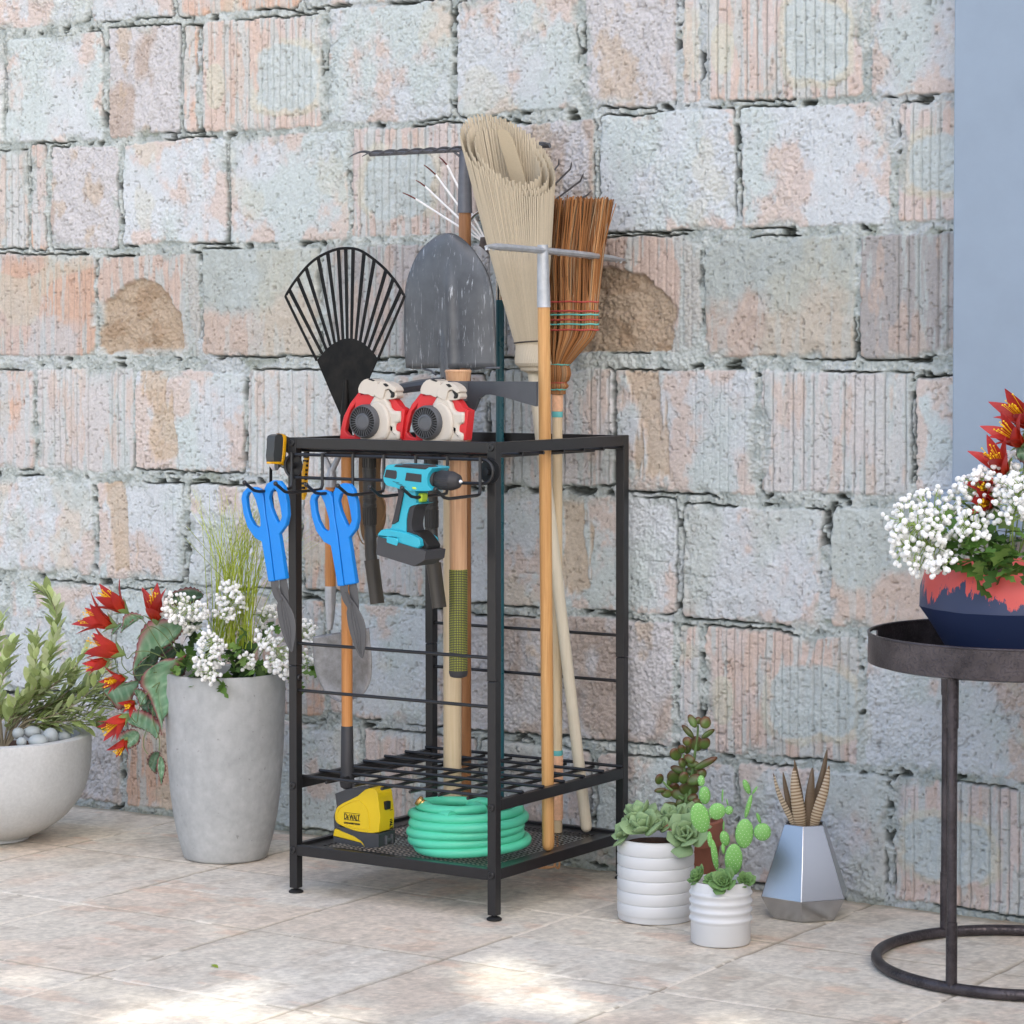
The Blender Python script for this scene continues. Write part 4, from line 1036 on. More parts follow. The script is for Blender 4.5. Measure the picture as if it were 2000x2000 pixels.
# ---- black fan rake
def fan_rake():
    Y = .090
    blk = NT('fan_black'); f = blk.noise(30, 6, .7); blk.setc(blk.ramp(f, [(.4, srgb(9, 9, 8)), (.75, srgb(34, 31, 27))])); blk.p(Roughness=.55, Metallic=.0, Specular_IOR_Level=.2); blk.bump(f, .3, .001)
    hx = PY(677.5, 1200, Y).x; b = Vector((hx, Y, PY(677, 1541, Y).z)); gz = PY(677, 1425, Y).z
    t = thing('fan_rake', 'black steel fan rake with an orange wood handle and dark rubber grip', 'rake', b, 'rakes in the rack')
    top = PY(*z2(372, 1560), Y)
    m = MB(); m.lathe([(.0102, 0), (.0104, .2), (.0102, PY(677, 800, Y).z-gz)], 20, Vector((hx, Y, gz)), (0, 0, 1)); m.build('handle', w_or, t)
    m = MB(); m.lathe([(.006, 0), (.0122, .004), (.0142, .012), (.0128, .024), (.0122, .04), (.0112, gz-b.z+.006), (.0104, gz-b.z+.007)], 22, b, (0, 0, 1)); m.build('grip', dgrey, t)
    Yf = Y-.006
    def Q(u, v):          # head dished slightly: outer tines lean towards the viewer
        f = (1640-v)/900; return PY(*z2(u, v), Yf+.035*f*f)
    m = MB(); plate = [Q(u, v) for u, v in ((350, 1646), (290, 1510), (217, 1336), (232, 1316), (262, 1280), (300, 1248), (345, 1224), (380, 1216), (420, 1220), (460, 1238), (500, 1270), (530, 1305), (545, 1332), (470, 1500), (398, 1640))]
    m.prism(plate, (0, .0022, 0)); m.build('plate', blk.m, t, 0, .0005, 1)
    m = MB(); arc = smoothpts([Q(u, v) for u, v in ((48, 990), (100, 908), (190, 805), (290, 748), (372, 731), (455, 745), (560, 820), (640, 908), (690, 990))], 6)
    m.tube([Q(217, 1336)]+[Q(132, 1163)]+arc+[Q(618, 1160), Q(545, 1332)], .0018, 6, True, 1.6, (0, 1, 0)); m.build('rim', blk.m, t)
    n = 13
    for k in range(n):
        a = (k+1)/(n+1); top_ = arc[int(round(a*(len(arc)-1)))]
        th = -1+2*a; u = 380+th*158; v = 1216+105*th*th
        bot = Q(u, v+6)
        d = (top_-bot).normalized(); sd = Vector((d.z, 0, -d.x)).normalized(); w0, w1 = .0028, .0038
        m = MB(); m.prism([bot-sd*w0, bot+sd*w0, top_+sd*w1, top_-sd*w1], (0, .0016, 0)); m.build('tine', blk.m, t, 0)
    m = MB(); m.tube([Q(374, 1440), Q(373, 1560), Q(372, 1640), PY(677, 850, Y)], [.004, .0075, .010, .0112], 12); m.build('socket', blk.m, t)
fan_rake()

# ---- small galvanised spade with a Y yoke
def spade():
    Y = .116
    t = thing('spade', 'small galvanised spade with a Y shaped handle top, hung blade down', 'spade', PY(668, 1350, Y))
    P = lambda u, v, dy=0: PY(*z1(u, v), Y+dy)
    m = MB(); m.tube([P(686, 805), P(686, 1150), P(686, 1500)], [.0096, .0100, .0102], 20); m.build('handle', w_or, t)
    m = MB(); m.tube([P(694, 675), P(692, 730), P(690, 812)], [.0060, .0100, .0106], 18)
    for s in ((-1), 1): m.tube([P(693, 720), P(693+s*20, 668), P(693+s*70, 560), P(693+s*78, 525)], [.0058, .0056, .0050, .0048], 12, True, 1.3)
    m.tube([P(618, 522), P(770, 522)], .0060, 14); m.build('yoke', galv, t)
    m = MB(); m.tube([P(686, 1492), P(686, 1600), P(684, 1720), P(682, 1790)], [.0107, .0102, .0080, .0050], 18, True, 1.0); m.build('socket', galv, t)
    e = NT('spade_steel'); f = e.noise(30, 6, .7); e.setc(e.ramp(f, [(.35, srgb(120, 118, 116)), (.7, srgb(164, 164, 166))])); e.p(Metallic=.4, Roughness=.5); e.bump(f, .2)
    Lf = [(195, 395), (197, 450), (200, 520), (212, 590), (238, 655), (290, 722), (350, 748)]; Rt = [(497, 348), (503, 420), (512, 500), (512, 590), (500, 650), (455, 715), (352, 749)]
    A = smoothpts([PY(*z8(*p), Y+.006) for p in Lf], 3); B = smoothpts([PY(*z8(*p), Y+.006) for p in Rt], 3)
    n = 14; vs = []; N = len(A)
    for i in range(N):
        for j in range(n+1):
            q = 2*j/n-1; vs.append(SL(A[i].lerp(B[i], j/n), -.012*q*q+.006-.004*math.exp(-((q+.35)/.12)**2)*(1-i/N)))
    m = MB(); m._add(vs, [(i*(n+1)+j, i*(n+1)+j+1, (i+1)*(n+1)+j+1, (i+1)*(n+1)+j) for i in range(N-1) for j in range(n)]); m.build('blade', e.m, t, 80, solid=.0018)
spade()

# ---- hand saw hooked over the left side of the rack
def hand_saw():
    X = -.015
    yel = mat('saw_yellow', srgb(226, 168, 20), .4, 0, .06)
    blk = mat('saw_black', srgb(60, 63, 64), .42, 0, .06, 40, .06, 800)
    z11 = lambda u, v: (480+.082816*u, 840+.082816*v)
    t = thing('hand_saw', 'yellow framed saw with black grip hanging on the left post', 'saw', PX(*z11(620, 420), X))
    def pr(nm, pts, x0, dep, mt, bev, sm=2):
        m = MB(); m.prism([PX(*z11(u, v), X+x0) for u, v in pts] if not sm else smoothpts([PX(*z11(u, v), X+x0) for u, v in pts], sm, True), (dep, 0, 0)); return m.build(nm, mt, t, 40, bev, 3)
    pr('grip', [(500, 180), (540, 120), (640, 95), (740, 105), (770, 150), (765, 400), (745, 745), (485, 745), (488, 420)], -.012, .018, blk, .005)
    pr('frame', [(690, 75), (790, 95), (850, 130), (855, 300), (830, 560), (812, 680), (930, 720), (1080, 740), (1220, 860), (1200, 940), (1000, 870), (850, 815), (790, 840), (720, 800), (485, 795), (485, 745), (740, 745), (765, 560), (785, 200), (760, 110)], -.004, .011, yel, .001, 0)
    pr('guard', [(850, 120), (1000, 180), (1150, 230), (1150, 480), (1000, 560), (870, 490), (860, 300)], -.002, .008, blk, .002, 0)
    pr('under_frame', [(640, 800), (720, 810), (790, 850), (950, 880), (1000, 1000), (880, 900), (770, 850), (690, 945), (630, 945)], -.001, .006, blk, .001, 0)
    pr('clamp', [(545, 775), (630, 775), (650, 830), (650, 900), (620, 955), (575, 945), (550, 850)], -.006, .012, mat('clamp_steel', srgb(200, 200, 206), .3, .8), .001, 0)
    m = MB(); a = [(555, 860), (612, 950), (615, 1400), (680, 2000), (850, 2700), (960, 3050), (905, 3060), (760, 2700), (600, 2000), (552, 1300)]
    m.prism([PX(*z11(u, v), X+.001) for u, v in a], (.0014, 0, 0)); m.build('blade', mat('saw_blade', srgb(46, 46, 48), .4, .6), t, 0)
    # rear handle seen between post and wire
    m = MB(); yb = .055
    R_ = [(1420, 470), (1440, 620), (1420, 900), (1400, 1200), (1380, 1500), (1320, 1650), (1300, 1500), (1300, 1100), (1330, 900), (1370, 650), (1380, 480)]
    m.prism([PX(*z11(u, v), X+.002) for u, v in R_], (.007, 0, 0)); m.build('rear_handle', yel, t, 0, .001)
    m = MB()
    for k in range(9):
        q = PX(*z11(1430-9*k-max(0, k-6)*14, 520+105*k), X+.0055); m.box(q-Vector((.0045, .0028, .0022)), q+Vector((.0045, .0034, .0022)))
    m.build('serration', rubber, t, 0)
hand_saw()

# ---- brown woven pouch hanging behind the first blower tube
def pouch():
    Y = .150
    g = NT('woven'); v = g.coord((1, 1, 1)); wv = g.add('ShaderNodeTexWave', wave_type='BANDS', bands_direction='Z'); wv.inputs['Scale'].default_value = 300; wv.inputs['Distortion'].default_value = 2; g.link(v, wv.inputs['Vector'])
    g.setc(g.ramp(wv.outputs['Fac'], [(.2, srgb(104, 80, 54)), (.8, srgb(160, 128, 92))])); g.p(Roughness=.85); g.bump(wv.outputs['Fac'], .6, .0012)
    t = thing('woven_pouch', 'brown woven pouch with a loose cord hanging behind a black blower tube', 'pouch', PY(*z1(970, 850), Y))
    A = smoothpts([PY(*z1(u, v_), Y) for u, v_ in ((884, 560), (882, 700), (886, 850), (888, 1000), (892, 1090), (905, 1150), (925, 1180))], 3)
    B = smoothpts([PY(*z1(u, v_), Y) for u, v_ in ((1042, 560), (1026, 700), (1034, 840), (1062, 950), (1066, 1030), (1040, 1110), (985, 1170))], 3)
    n = 14; vs = []; N = len(A)
    for i in range(N):
        for s in (1, -1):
            for j in range(n):
                q = j/n*2-1; q = q*s
                vs.append(A[i].lerp(B[i], (q+1)/2)+Vector((0, -s*.012*math.sqrt(max(0, 1-q*q)), 0)))
    L = 2*n
    m = MB(); m._add(vs, [(i*L+j, i*L+(j+1) % L, (i+1)*L+(j+1) % L, (i+1)*L+j) for i in range(N-1) for j in range(L)]+[tuple(range((N-1)*L, N*L))]); m.build('pouch', g.m, t, 80)
    m = MB(); m.tube(smoothpts([PY(*z1(u, v_), Y-.006) for u, v_ in ((1030, 850), (1060, 920), (1064, 970), (1045, 1040))], 5), .0012, 6)
    m.tube(smoothpts([PY(*z1(u, v_), Y-.004) for u, v_ in ((884, 1000), (872, 1110), (900, 1190), (925, 1205))], 5), .0012, 6); m.build('cord', mat('pouch_cord', srgb(150, 116, 82), .8), t)
pouch()
# ================================================================ tape measure on the perforated shelf
def tape():
    Y = .048
    yel = mat('tape_yellow', srgb(216, 184, 20), .34, 0, .03, 30, .04, 600); blk = mat('tape_black', srgb(58, 60, 64), .45, 0, .08, 50, .1, 700)
    c = PY(*z10(640, 1060), Y); c.z = SHELF+.001
    t = thing('tape_measure', 'yellow and black tape measure standing on the perforated bottom shelf', 'tape measure', c)
    K = lambda u, v, dy=0: PY(*z10(u, v), Y+dy)
    def pr(nm, pts, y0, dep, mt, bev, sm=2, par=t):
        m = MB(); m.prism(smoothpts([K(u, v, y0) for u, v in pts], sm, True) if sm else [K(u, v, y0) for u, v in pts], (0, dep, 0)); return m.build(nm, mt, par, 40, bev, 3)
    pr('back_cover', [(440, 800), (470, 700), (455, 580), (560, 540), (700, 520), (780, 515), (770, 600), (640, 640), (520, 680), (470, 740), (458, 830), (520, 900), (640, 940), (830, 960), (830, 1085), (740, 1090), (440, 1035), (436, 985), (448, 900)], .003, .040, blk, .007, 0)
    pr('case', [(452, 800), (465, 725), (520, 675), (665, 605), (735, 545), (800, 530), (845, 560), (862, 640), (868, 945), (640, 930), (520, 885), (468, 850)], .0, .046, yel, .010)
    m = MB(); ins = [(478, 795), (488, 735), (540, 690), (650, 645), (705, 665), (752, 720), (772, 800), (775, 900), (760, 918), (640, 900), (540, 865), (490, 835)]
    pts = smoothpts([K(u, v, -.0002) for u, v in ins], 4, True); m.tube(pts+[pts[0]], .0011, 6, False); m.build('panel_rim', yel, t)
    pr('foot', [(440, 1000), (450, 985), (700, 1040), (740, 1090), (440, 1038)], -.0015, .045, blk, .002, 0)
    pr('yellow_wedge', [(450, 912), (560, 945), (690, 1010), (735, 1088), (700, 1045), (436, 978)], -.0025, .047, yel, .0012, 0)
    pr('base_bumper', [(470, 890), (560, 905), (640, 935), (800, 955), (868, 960), (868, 1085), (742, 1094), (712, 1035), (640, 985), (520, 935)], -.003, .051, blk, .003, 0)
    f = K(868, 800)
    m = MB(); xr = f.x+.0005
    zt, zm_ = K(850, 665).z, K(870, 745).z
    m.box((xr-.006, Y+.016, zm_), (xr+.005, Y+.031, zt)); m.build('lock_button', rubber, t, 0, .0015)
    zc = K(868, 1040).z; m = MB(); m.box((xr-.004, Y+.016, zc-.006), (xr+.006, Y+.020, zc+.010)); m.box((xr-.004, Y+.034, zc-.006), (xr+.006, Y+.038, zc+.010)); m.box((xr-.004, Y+.0202, zc-.002), (xr+.005, Y+.0338, zc+.004)); m.build('tape_hook', iron, t, 0, .0008)
    ink = mat('black_print', srgb(22, 22, 20), .5)
    def text(s, size, loc, rot, sx=1.0, bold=0.0, ax='CENTER'):
        cu = bpy.data.curves.new('lettering', 'FONT'); cu.body = s; cu.size = size; cu.align_x = ax; cu.align_y = 'CENTER'; cu.offset = bold; cu.extrude = .0003; cu.space_character = .92
        cu.materials.append(ink); o = bpy.data.objects.new('lettering', cu); COL.objects.link(o); o.parent = t
        me = bpy.data.meshes.new_from_object(o.evaluated_get(bpy.context.evaluated_depsgraph_get())); bpy.data.objects.remove(o)
        o = bpy.data.objects.new('lettering', me); COL.objects.link(o); o.parent = t
        if not me.materials: me.materials.append(ink)
        o.location = Vector(loc)-t.location; o.rotation_euler = rot; o.scale = (sx, 1, 1); return o
    p = K(617, 805, -.0008); p.y = Y-.0008
    kk = mpp(p)*.20704
    def word(u, v, s, h, sx, ax='LEFT'): q = K(u, v); q.y = Y-.0006; return text(s, h, q, (R(90), 0, 0), sx, .0002, ax)
    word(541, 794, 'D', 76*kk, .68); word(572, 804, 'E', 50*kk, .72); word(594, 802, 'WALT', 74*kk, .60)
    word(617, 862, 'GUARANTEED TOUGH', 20*kk, .95, 'CENTER')
    m = MB()
    for v in (768, 834):
        a, b = K(540, v), K(694, v+7*0+6); m.box((a.x, Y-.0007, b.z-.0003), (b.x, Y-.0002, b.z+.0004))
    m.build('print_rule', ink, t, 0)
    q = K(868, 850); text('DEWALT', 56*kk, (xr+.0012, Y+.036, q.z), (R(90), R(90), R(90)), .9, .0004)
tape()

# ================================================================ coiled hose
def hose():
    g = mat('hose_green', srgb(88, 206, 168), .38, 0, .04, 20, .03, 300, spec=.5)
    c = Vector((.290, .160, 0)); r = random.Random(3); rt = .0089
    t = thing('hose', 'coiled mint green garden hose with a brass end on the bottom shelf', 'hose', (c.x, c.y, SHELF))
    pts = []; turns = 5.35; N = int(turns*40)
    for i in range(N+1):
        f = i/40; a = 2*math.pi*f+R(205)
        k = f % 1
        rad = .098+.006*math.sin(f*2.1)+(.007 if 1.9 < f < 3.0 else 0)-(.004 if f > 4 else 0)+.0035*math.sin(3*a+f)+.003*math.sin(a*.73+2.0)
        z = SHELF+rt+.0012+min(f, 5)*.0138+.003*math.sin(a*1+f*.6)
        z = max(z, SHELF+rt+.0008)
        if f > 4.9: e = (f-4.9)/.45; rad -= .022*e*e; z += .004*e*e
        pts.append((c.x+rad*math.cos(a), c.y+rad*math.sin(a), z))
    m = MB(); m.tube(pts, rt, 14); m.build('hose_coil', g, t)
    brass = mat('brass', srgb(214, 176, 112), .25, .9, .08)
    e = Vector(PY(*z10(1300, 690), .105)); e2 = Vector(PY(*z10(1256, 655), .100)); d = (e2-e).normalized()
    m = MB(); m.tube(smoothpts([Vector(PY(*z10(1560, 790), .07)), Vector(PY(*z10(1420, 750), .085)), e], 8), rt, 14); m.build('hose_end', g, t)
    m = MB(); m.lathe([(.0092, -.004), (.0092, .002), (.0080, .004), (.0080, .009), (.0098, .011), (.0098, .016), (.0086, .0165), (.0086, .012)], 20, e, d); m.build('fitting', brass, t)
    q = Vector(PY(*z10(1345, 648), .235)); q2 = Vector(PY(*z10(1420, 645), .235))
    m = MB(); m.tube([q, q2], .0098, 16); 
    for k in range(5): m.tube([q.lerp(q2, .2+.15*k), q.lerp(q2, .27+.15*k)], .0106, 16)
    m.build('rubber_sleeve', rubber, t)
    m = MB(); m.tube(smoothpts([q2, q2+Vector((.05, .004, 0)), q2+Vector((.10, -.01, -.001)), q2+Vector((.135, -.045, -.006))], 8), rt, 14); m.build('hose_end', g, t)
hose()

# ================================================================ fallen leaf
def fallen_leaf():
    p = PZ(413, 1884, .0014); m = MB(); k = .05; m.c = srgb(150, 172, 62)
    m.leaf(p, (.95, -.3, .0), (0, 0, 1), .020, .010, 6, .25, .25); o = m.build('fallen_leaf', attr_mat('leaf_blade', .5, 260, .12, .07, .35, .0006, .22), None, 60, origin=p)
    tag(o, 'tiny yellow green leaf fallen on the open paving', 'leaf')
fallen_leaf()
# ================================================================ planters
VD = Vector((CF.x, CF.y, 0)).normalized(); VR = Vector((CR.x, CR.y, 0))
concrete = NT('concrete'); _a = concrete.noise(7, 6, .65); _b = concrete.noise(55, 4, .7); _c2 = concrete.noise(95, 2, .5)
concrete.setc(concrete.mix(concrete.ramp(_c2, [(.70, (0, 0, 0)), (.76, (.5, .5, .5))]), concrete.mix(.35, concrete.ramp(_a, [(.3, srgb(150, 153, 154)), (.7, srgb(190, 192, 192))]), concrete.ramp(_b, [(.3, srgb(148, 150, 150)), (.7, srgb(186, 188, 188))])), srgb(118, 118, 114)))
concrete.p(Roughness=.8, Specular_IOR_Level=.25); concrete.bump(_b, .12, .001); concrete = concrete.m
concrete2 = NT('pale_concrete'); _a = concrete2.noise(9, 6, .65); _b = concrete2.noise(150, 3, .7)
concrete2.setc(concrete2.mix(.4, concrete2.ramp(_a, [(.3, srgb(182, 184, 184)), (.7, srgb(204, 206, 206))]), concrete2.ramp(_b, [(.3, srgb(170, 172, 172)), (.7, srgb(202, 204, 204))]))); concrete2.p(Roughness=.85, Specular_IOR_Level=.2); concrete2.bump(_b, .12, .0008); concrete2 = concrete2.m
soil_m = NT('soil'); _a = soil_m.noise(160, 5, .7); soil_m.setc(soil_m.ramp(_a, [(.3, srgb(48, 28, 20)), (.7, srgb(104, 66, 46))])); soil_m.p(Roughness=.95); soil_m.bump(_a, .8, .004); soil_m = soil_m.m
white_c = mat('white_ceramic', srgb(206, 208, 210), .35, 0, .02, 10, .02, 300)
leafm = attr_mat('leaf_blade', .5, 260, .12, .07, .35, .0006, .22)
succ = attr_mat('succulent', .55, 200, .06, .05, .3, .0005)
petal = attr_mat('petal', .45, 200, .1, .08, .35, .0005, .30)
bud_m = mat('white_blossom', srgb(240, 240, 238), .7, 0, .02)
stam = mat('stamen', srgb(238, 196, 20), .5, 0, .05)
stem_m = mat('green_stem', srgb(134, 156, 84), .55, 0, .12, 80)
twig = mat('grey_twig', srgb(132, 124, 104), .7, 0, .15, 80)
def soil(name, c, r, z, par):
    rr = random.Random(3); m = MB(); prof = [(r, z-.006), (r*.85, z), (r*.5, z+.002), (0.002, z+.003)]
    m.lathe(prof, 40, (c.x, c.y, 0)); return m.build(name, soil_m, par)
def lathe_px(m, c, prof, n=64): m.lathe(prof, n, (c.x, c.y, 0), (0, 0, 1), (True, False))

def spray(par, base, axis, n, rad, seed, br=.0040, name='flower_spray', stemc=None, spread=1.0, core=0.0):
    """a head of tiny white blossoms: short branchlets leaving a curved stem, a blossom at each end"""
    r = random.Random(seed); ax = smoothpts([base]+axis, 8); N = len(ax)
    m = MB(); m.tube(ax, [.0016-.0006*i/N for i in range(N)], 6)
    b = MB()
    for i in range(n):
        f = .38+.62*(i+.5)/n; k = f*(N-1); p = ax[int(k)].lerp(ax[min(int(k)+1, N-1)], k % 1)
        t = (ax[min(int(k)+1, N-1)]-ax[max(int(k)-1, 0)]).normalized()
        d = Vector((r.gauss(0, 1), r.gauss(0, .8), r.gauss(0, 1))); d = (d-t*d.dot(t)).normalized()
        env = math.sin(math.pi*min(1, max(.12, (f-.30)/.78)))**.6
        L = rad*env*(r.uniform(core, 1)**.5); L = max(L, .006)
        e = p+(d*1.0+t*r.uniform(.15, .75)).normalized()*L
        m.tube([p, p.lerp(e, .5)+t*(.08*L), e], [.0009, .0007, .0007], 4, False)
        for q in range(r.choice((1, 2, 2, 3))):
            s = e+(Vector((r.gauss(0, 1), r.gauss(0, 1), r.gauss(0, 1)))*(.0052 if q else .001))
            if q: m.tube([p.lerp(e, .7), s], .0006, 4, False)
            rb = br*r.uniform(.72, 1.15); M = Quaternion((r.gauss(0, 1), r.gauss(0, 1), r.gauss(0, 1), 1)).normalized().to_matrix()
            b.ell(s, (rb, rb*.92, rb*1.0), M, 7, 5)
    o = m.build(name, stemc or mat('spray_stem', srgb(148, 166, 112), .6, 0, .12, 80), par)
    b.build('blossoms', bud_m, o, 30)
    return o
def lobed(t): return (.35+.65*math.sin(math.pi*min(1, t*1.02)))*(.72+.28*math.cos(7*math.pi*t))
def foliage(par, spots, seed, L=(.03, .05), cols=None, name='foliage'):
    r = random.Random(seed); m = MB(); cols = cols or [srgb(78, 112, 46), srgb(96, 132, 58), srgb(60, 90, 38), srgb(120, 150, 76)]
    for p, k in spots:
        for i in range(k):
            d = Vector((r.gauss(0, 1), r.gauss(-.3, .8), r.gauss(.25, .7))).normalized(); up = Vector((r.gauss(0, .5), r.gauss(-.4, .5), 1)).normalized()
            s_ = r.uniform(.75, 1.2); c = tuple(x*s_ for x in r.choice(cols)); m.c = c
            q = Vector(p)+Vector((r.gauss(0, .012), r.gauss(0, .012), r.gauss(0, .010)))
            l = r.uniform(*L); m.leaf(q, d, up, l, l*.75, 7, r.uniform(.3, 1.1), .12, lambda t: lobed(t) if 0 < t < 1 else .05)
    return m.build(name, leafm, par, 60)
def red_flower(par, base, tip, size, seed, half=False):
    """hanging columbine-like flower: red pointed petals round a bunch of yellow stamens, green sepals at the base"""
    r = random.Random(seed); d = (tip-base).normalized(); L = (tip-base).length*size
    e1 = d.orthogonal().normalized(); e2 = d.cross(e1)
    m = MB(); n = 6
    for i in range(n):
        a = 2*math.pi*i/n+r.uniform(-.2, .2); o = e1*math.cos(a)+e2*math.sin(a); op = r.uniform(.10, .42)
        dd = (d+o*op).normalized()
        s_ = r.uniform(.85, 1.15)
        b0 = base.copy(); LL = L*r.uniform(.9, 1.08)
        m.c = lambda v, b0=b0, LL=LL, s_=s_: tuple(x*s_ for x in ((lambda t: tuple(p+(q-p)*t for p, q in zip(srgb(204, 66, 22), srgb(190, 62, 68))))(min(1, (v-b0).length/LL))))
        m.leaf(b0+o*.0015, dd, o, LL, LL*.33, 8, -.5*r.uniform(.2, 1.3), -.35, lambda t: (math.sin(math.pi*t**.75)**.85 if 0 < t < 1 else 0))
    o_ = m.build('red_flower', petal, par, 60)
    m = MB()
    for i in range(14):
        a = r.uniform(0, 6.28); k = r.uniform(.02, .16); e = base+d*(L*r.uniform(.66, .92))+(e1*math.cos(a)+e2*math.sin(a))*(L*k*1.2)
        m.tube([base+d*.002, base.lerp(e, .5)+d*.001, e], .00045, 4, False); m.ell(e, .0015, None, 6, 4)
    m.build('stamens', stam, o_)
    m = MB()
    for i in range(5):
        a = 2*math.pi*(i+.5)/5; o = e1*math.cos(a)+e2*math.sin(a); m.c = tuple(x*r.uniform(.85, 1.1) for x in srgb(150, 172, 110))
        m.leaf(base-d*.003, (d+o*.62).normalized(), o, L*.46, L*.15, 5, -.3, -.3)
    m.build('sepals', leafm, o_, 60)
    return o_
def begonia(par, out, mid, Y, seed, zf=z3, dy=0.0, dark=1.0, tilt=(0, 0)):
    """toothed leaf with red margin: outline traced round its midrib, cupped in depth"""
    r = random.Random(seed)
    P = smoothpts([PY(*zf(u, v), Y) for u, v in out], 5, True); A, B = [PY(*zf(u, v), Y) for u, v in mid]
    n = len(P); ctr = A.lerp(B, .5); ab = B-A
    sc = max((p-ctr).length for p in P)
    m = MB(); vs = []; cs = []; ring = [0, .07, .16, .34, .60, .86, 1.0]
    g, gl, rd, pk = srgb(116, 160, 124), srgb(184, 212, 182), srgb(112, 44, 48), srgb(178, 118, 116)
    lerp3 = lambda a, b, t: tuple(x+(y-x)*t for x, y in zip(a, b))
    for t in ring:
        for i, p in enumerate(P):
            s = max(.03, min(.97, (p-A).dot(ab)/ab.length_squared)); q = A+ab*s
            x = p.lerp(q, t)
            if t == 0: x = x+(p-q).normalized()*(.0016*(1 if i % 2 else -1))
            w = 1-t; side = 1 if (p-A).cross(ab).y > 0 else -1
            bul = .22*sc*math.sin(math.pi*min(1, w*1.0))*.5+.35*sc*(s-.45)**2*1.6-.10*sc*w*side+.006*math.sin(s*19+side)*w
            vs.append(SL(x, -bul+dy))
            vein = .5+.5*math.cos(s*5*2*math.pi+w*3); vein = max(0, vein-.80)/.2
            c = lerp3(rd, pk, min(1, t/.12)) if t < .12 else lerp3(pk, g, min(1, (t-.12)/.26))
            if t > .3: c = lerp3(c, gl, .45*vein+.75*max(0, (t-.75)/.25))
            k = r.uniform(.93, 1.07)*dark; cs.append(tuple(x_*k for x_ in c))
    nr = len(ring)
    fs = [(a*n+i, a*n+(i+1) % n, (a+1)*n+(i+1) % n, (a+1)*n+i) for a in range(nr-1) for i in range(n)]
    m._add(vs, fs); m.col = cs
    return m.build('broad_leaf', leafm, par, 80)

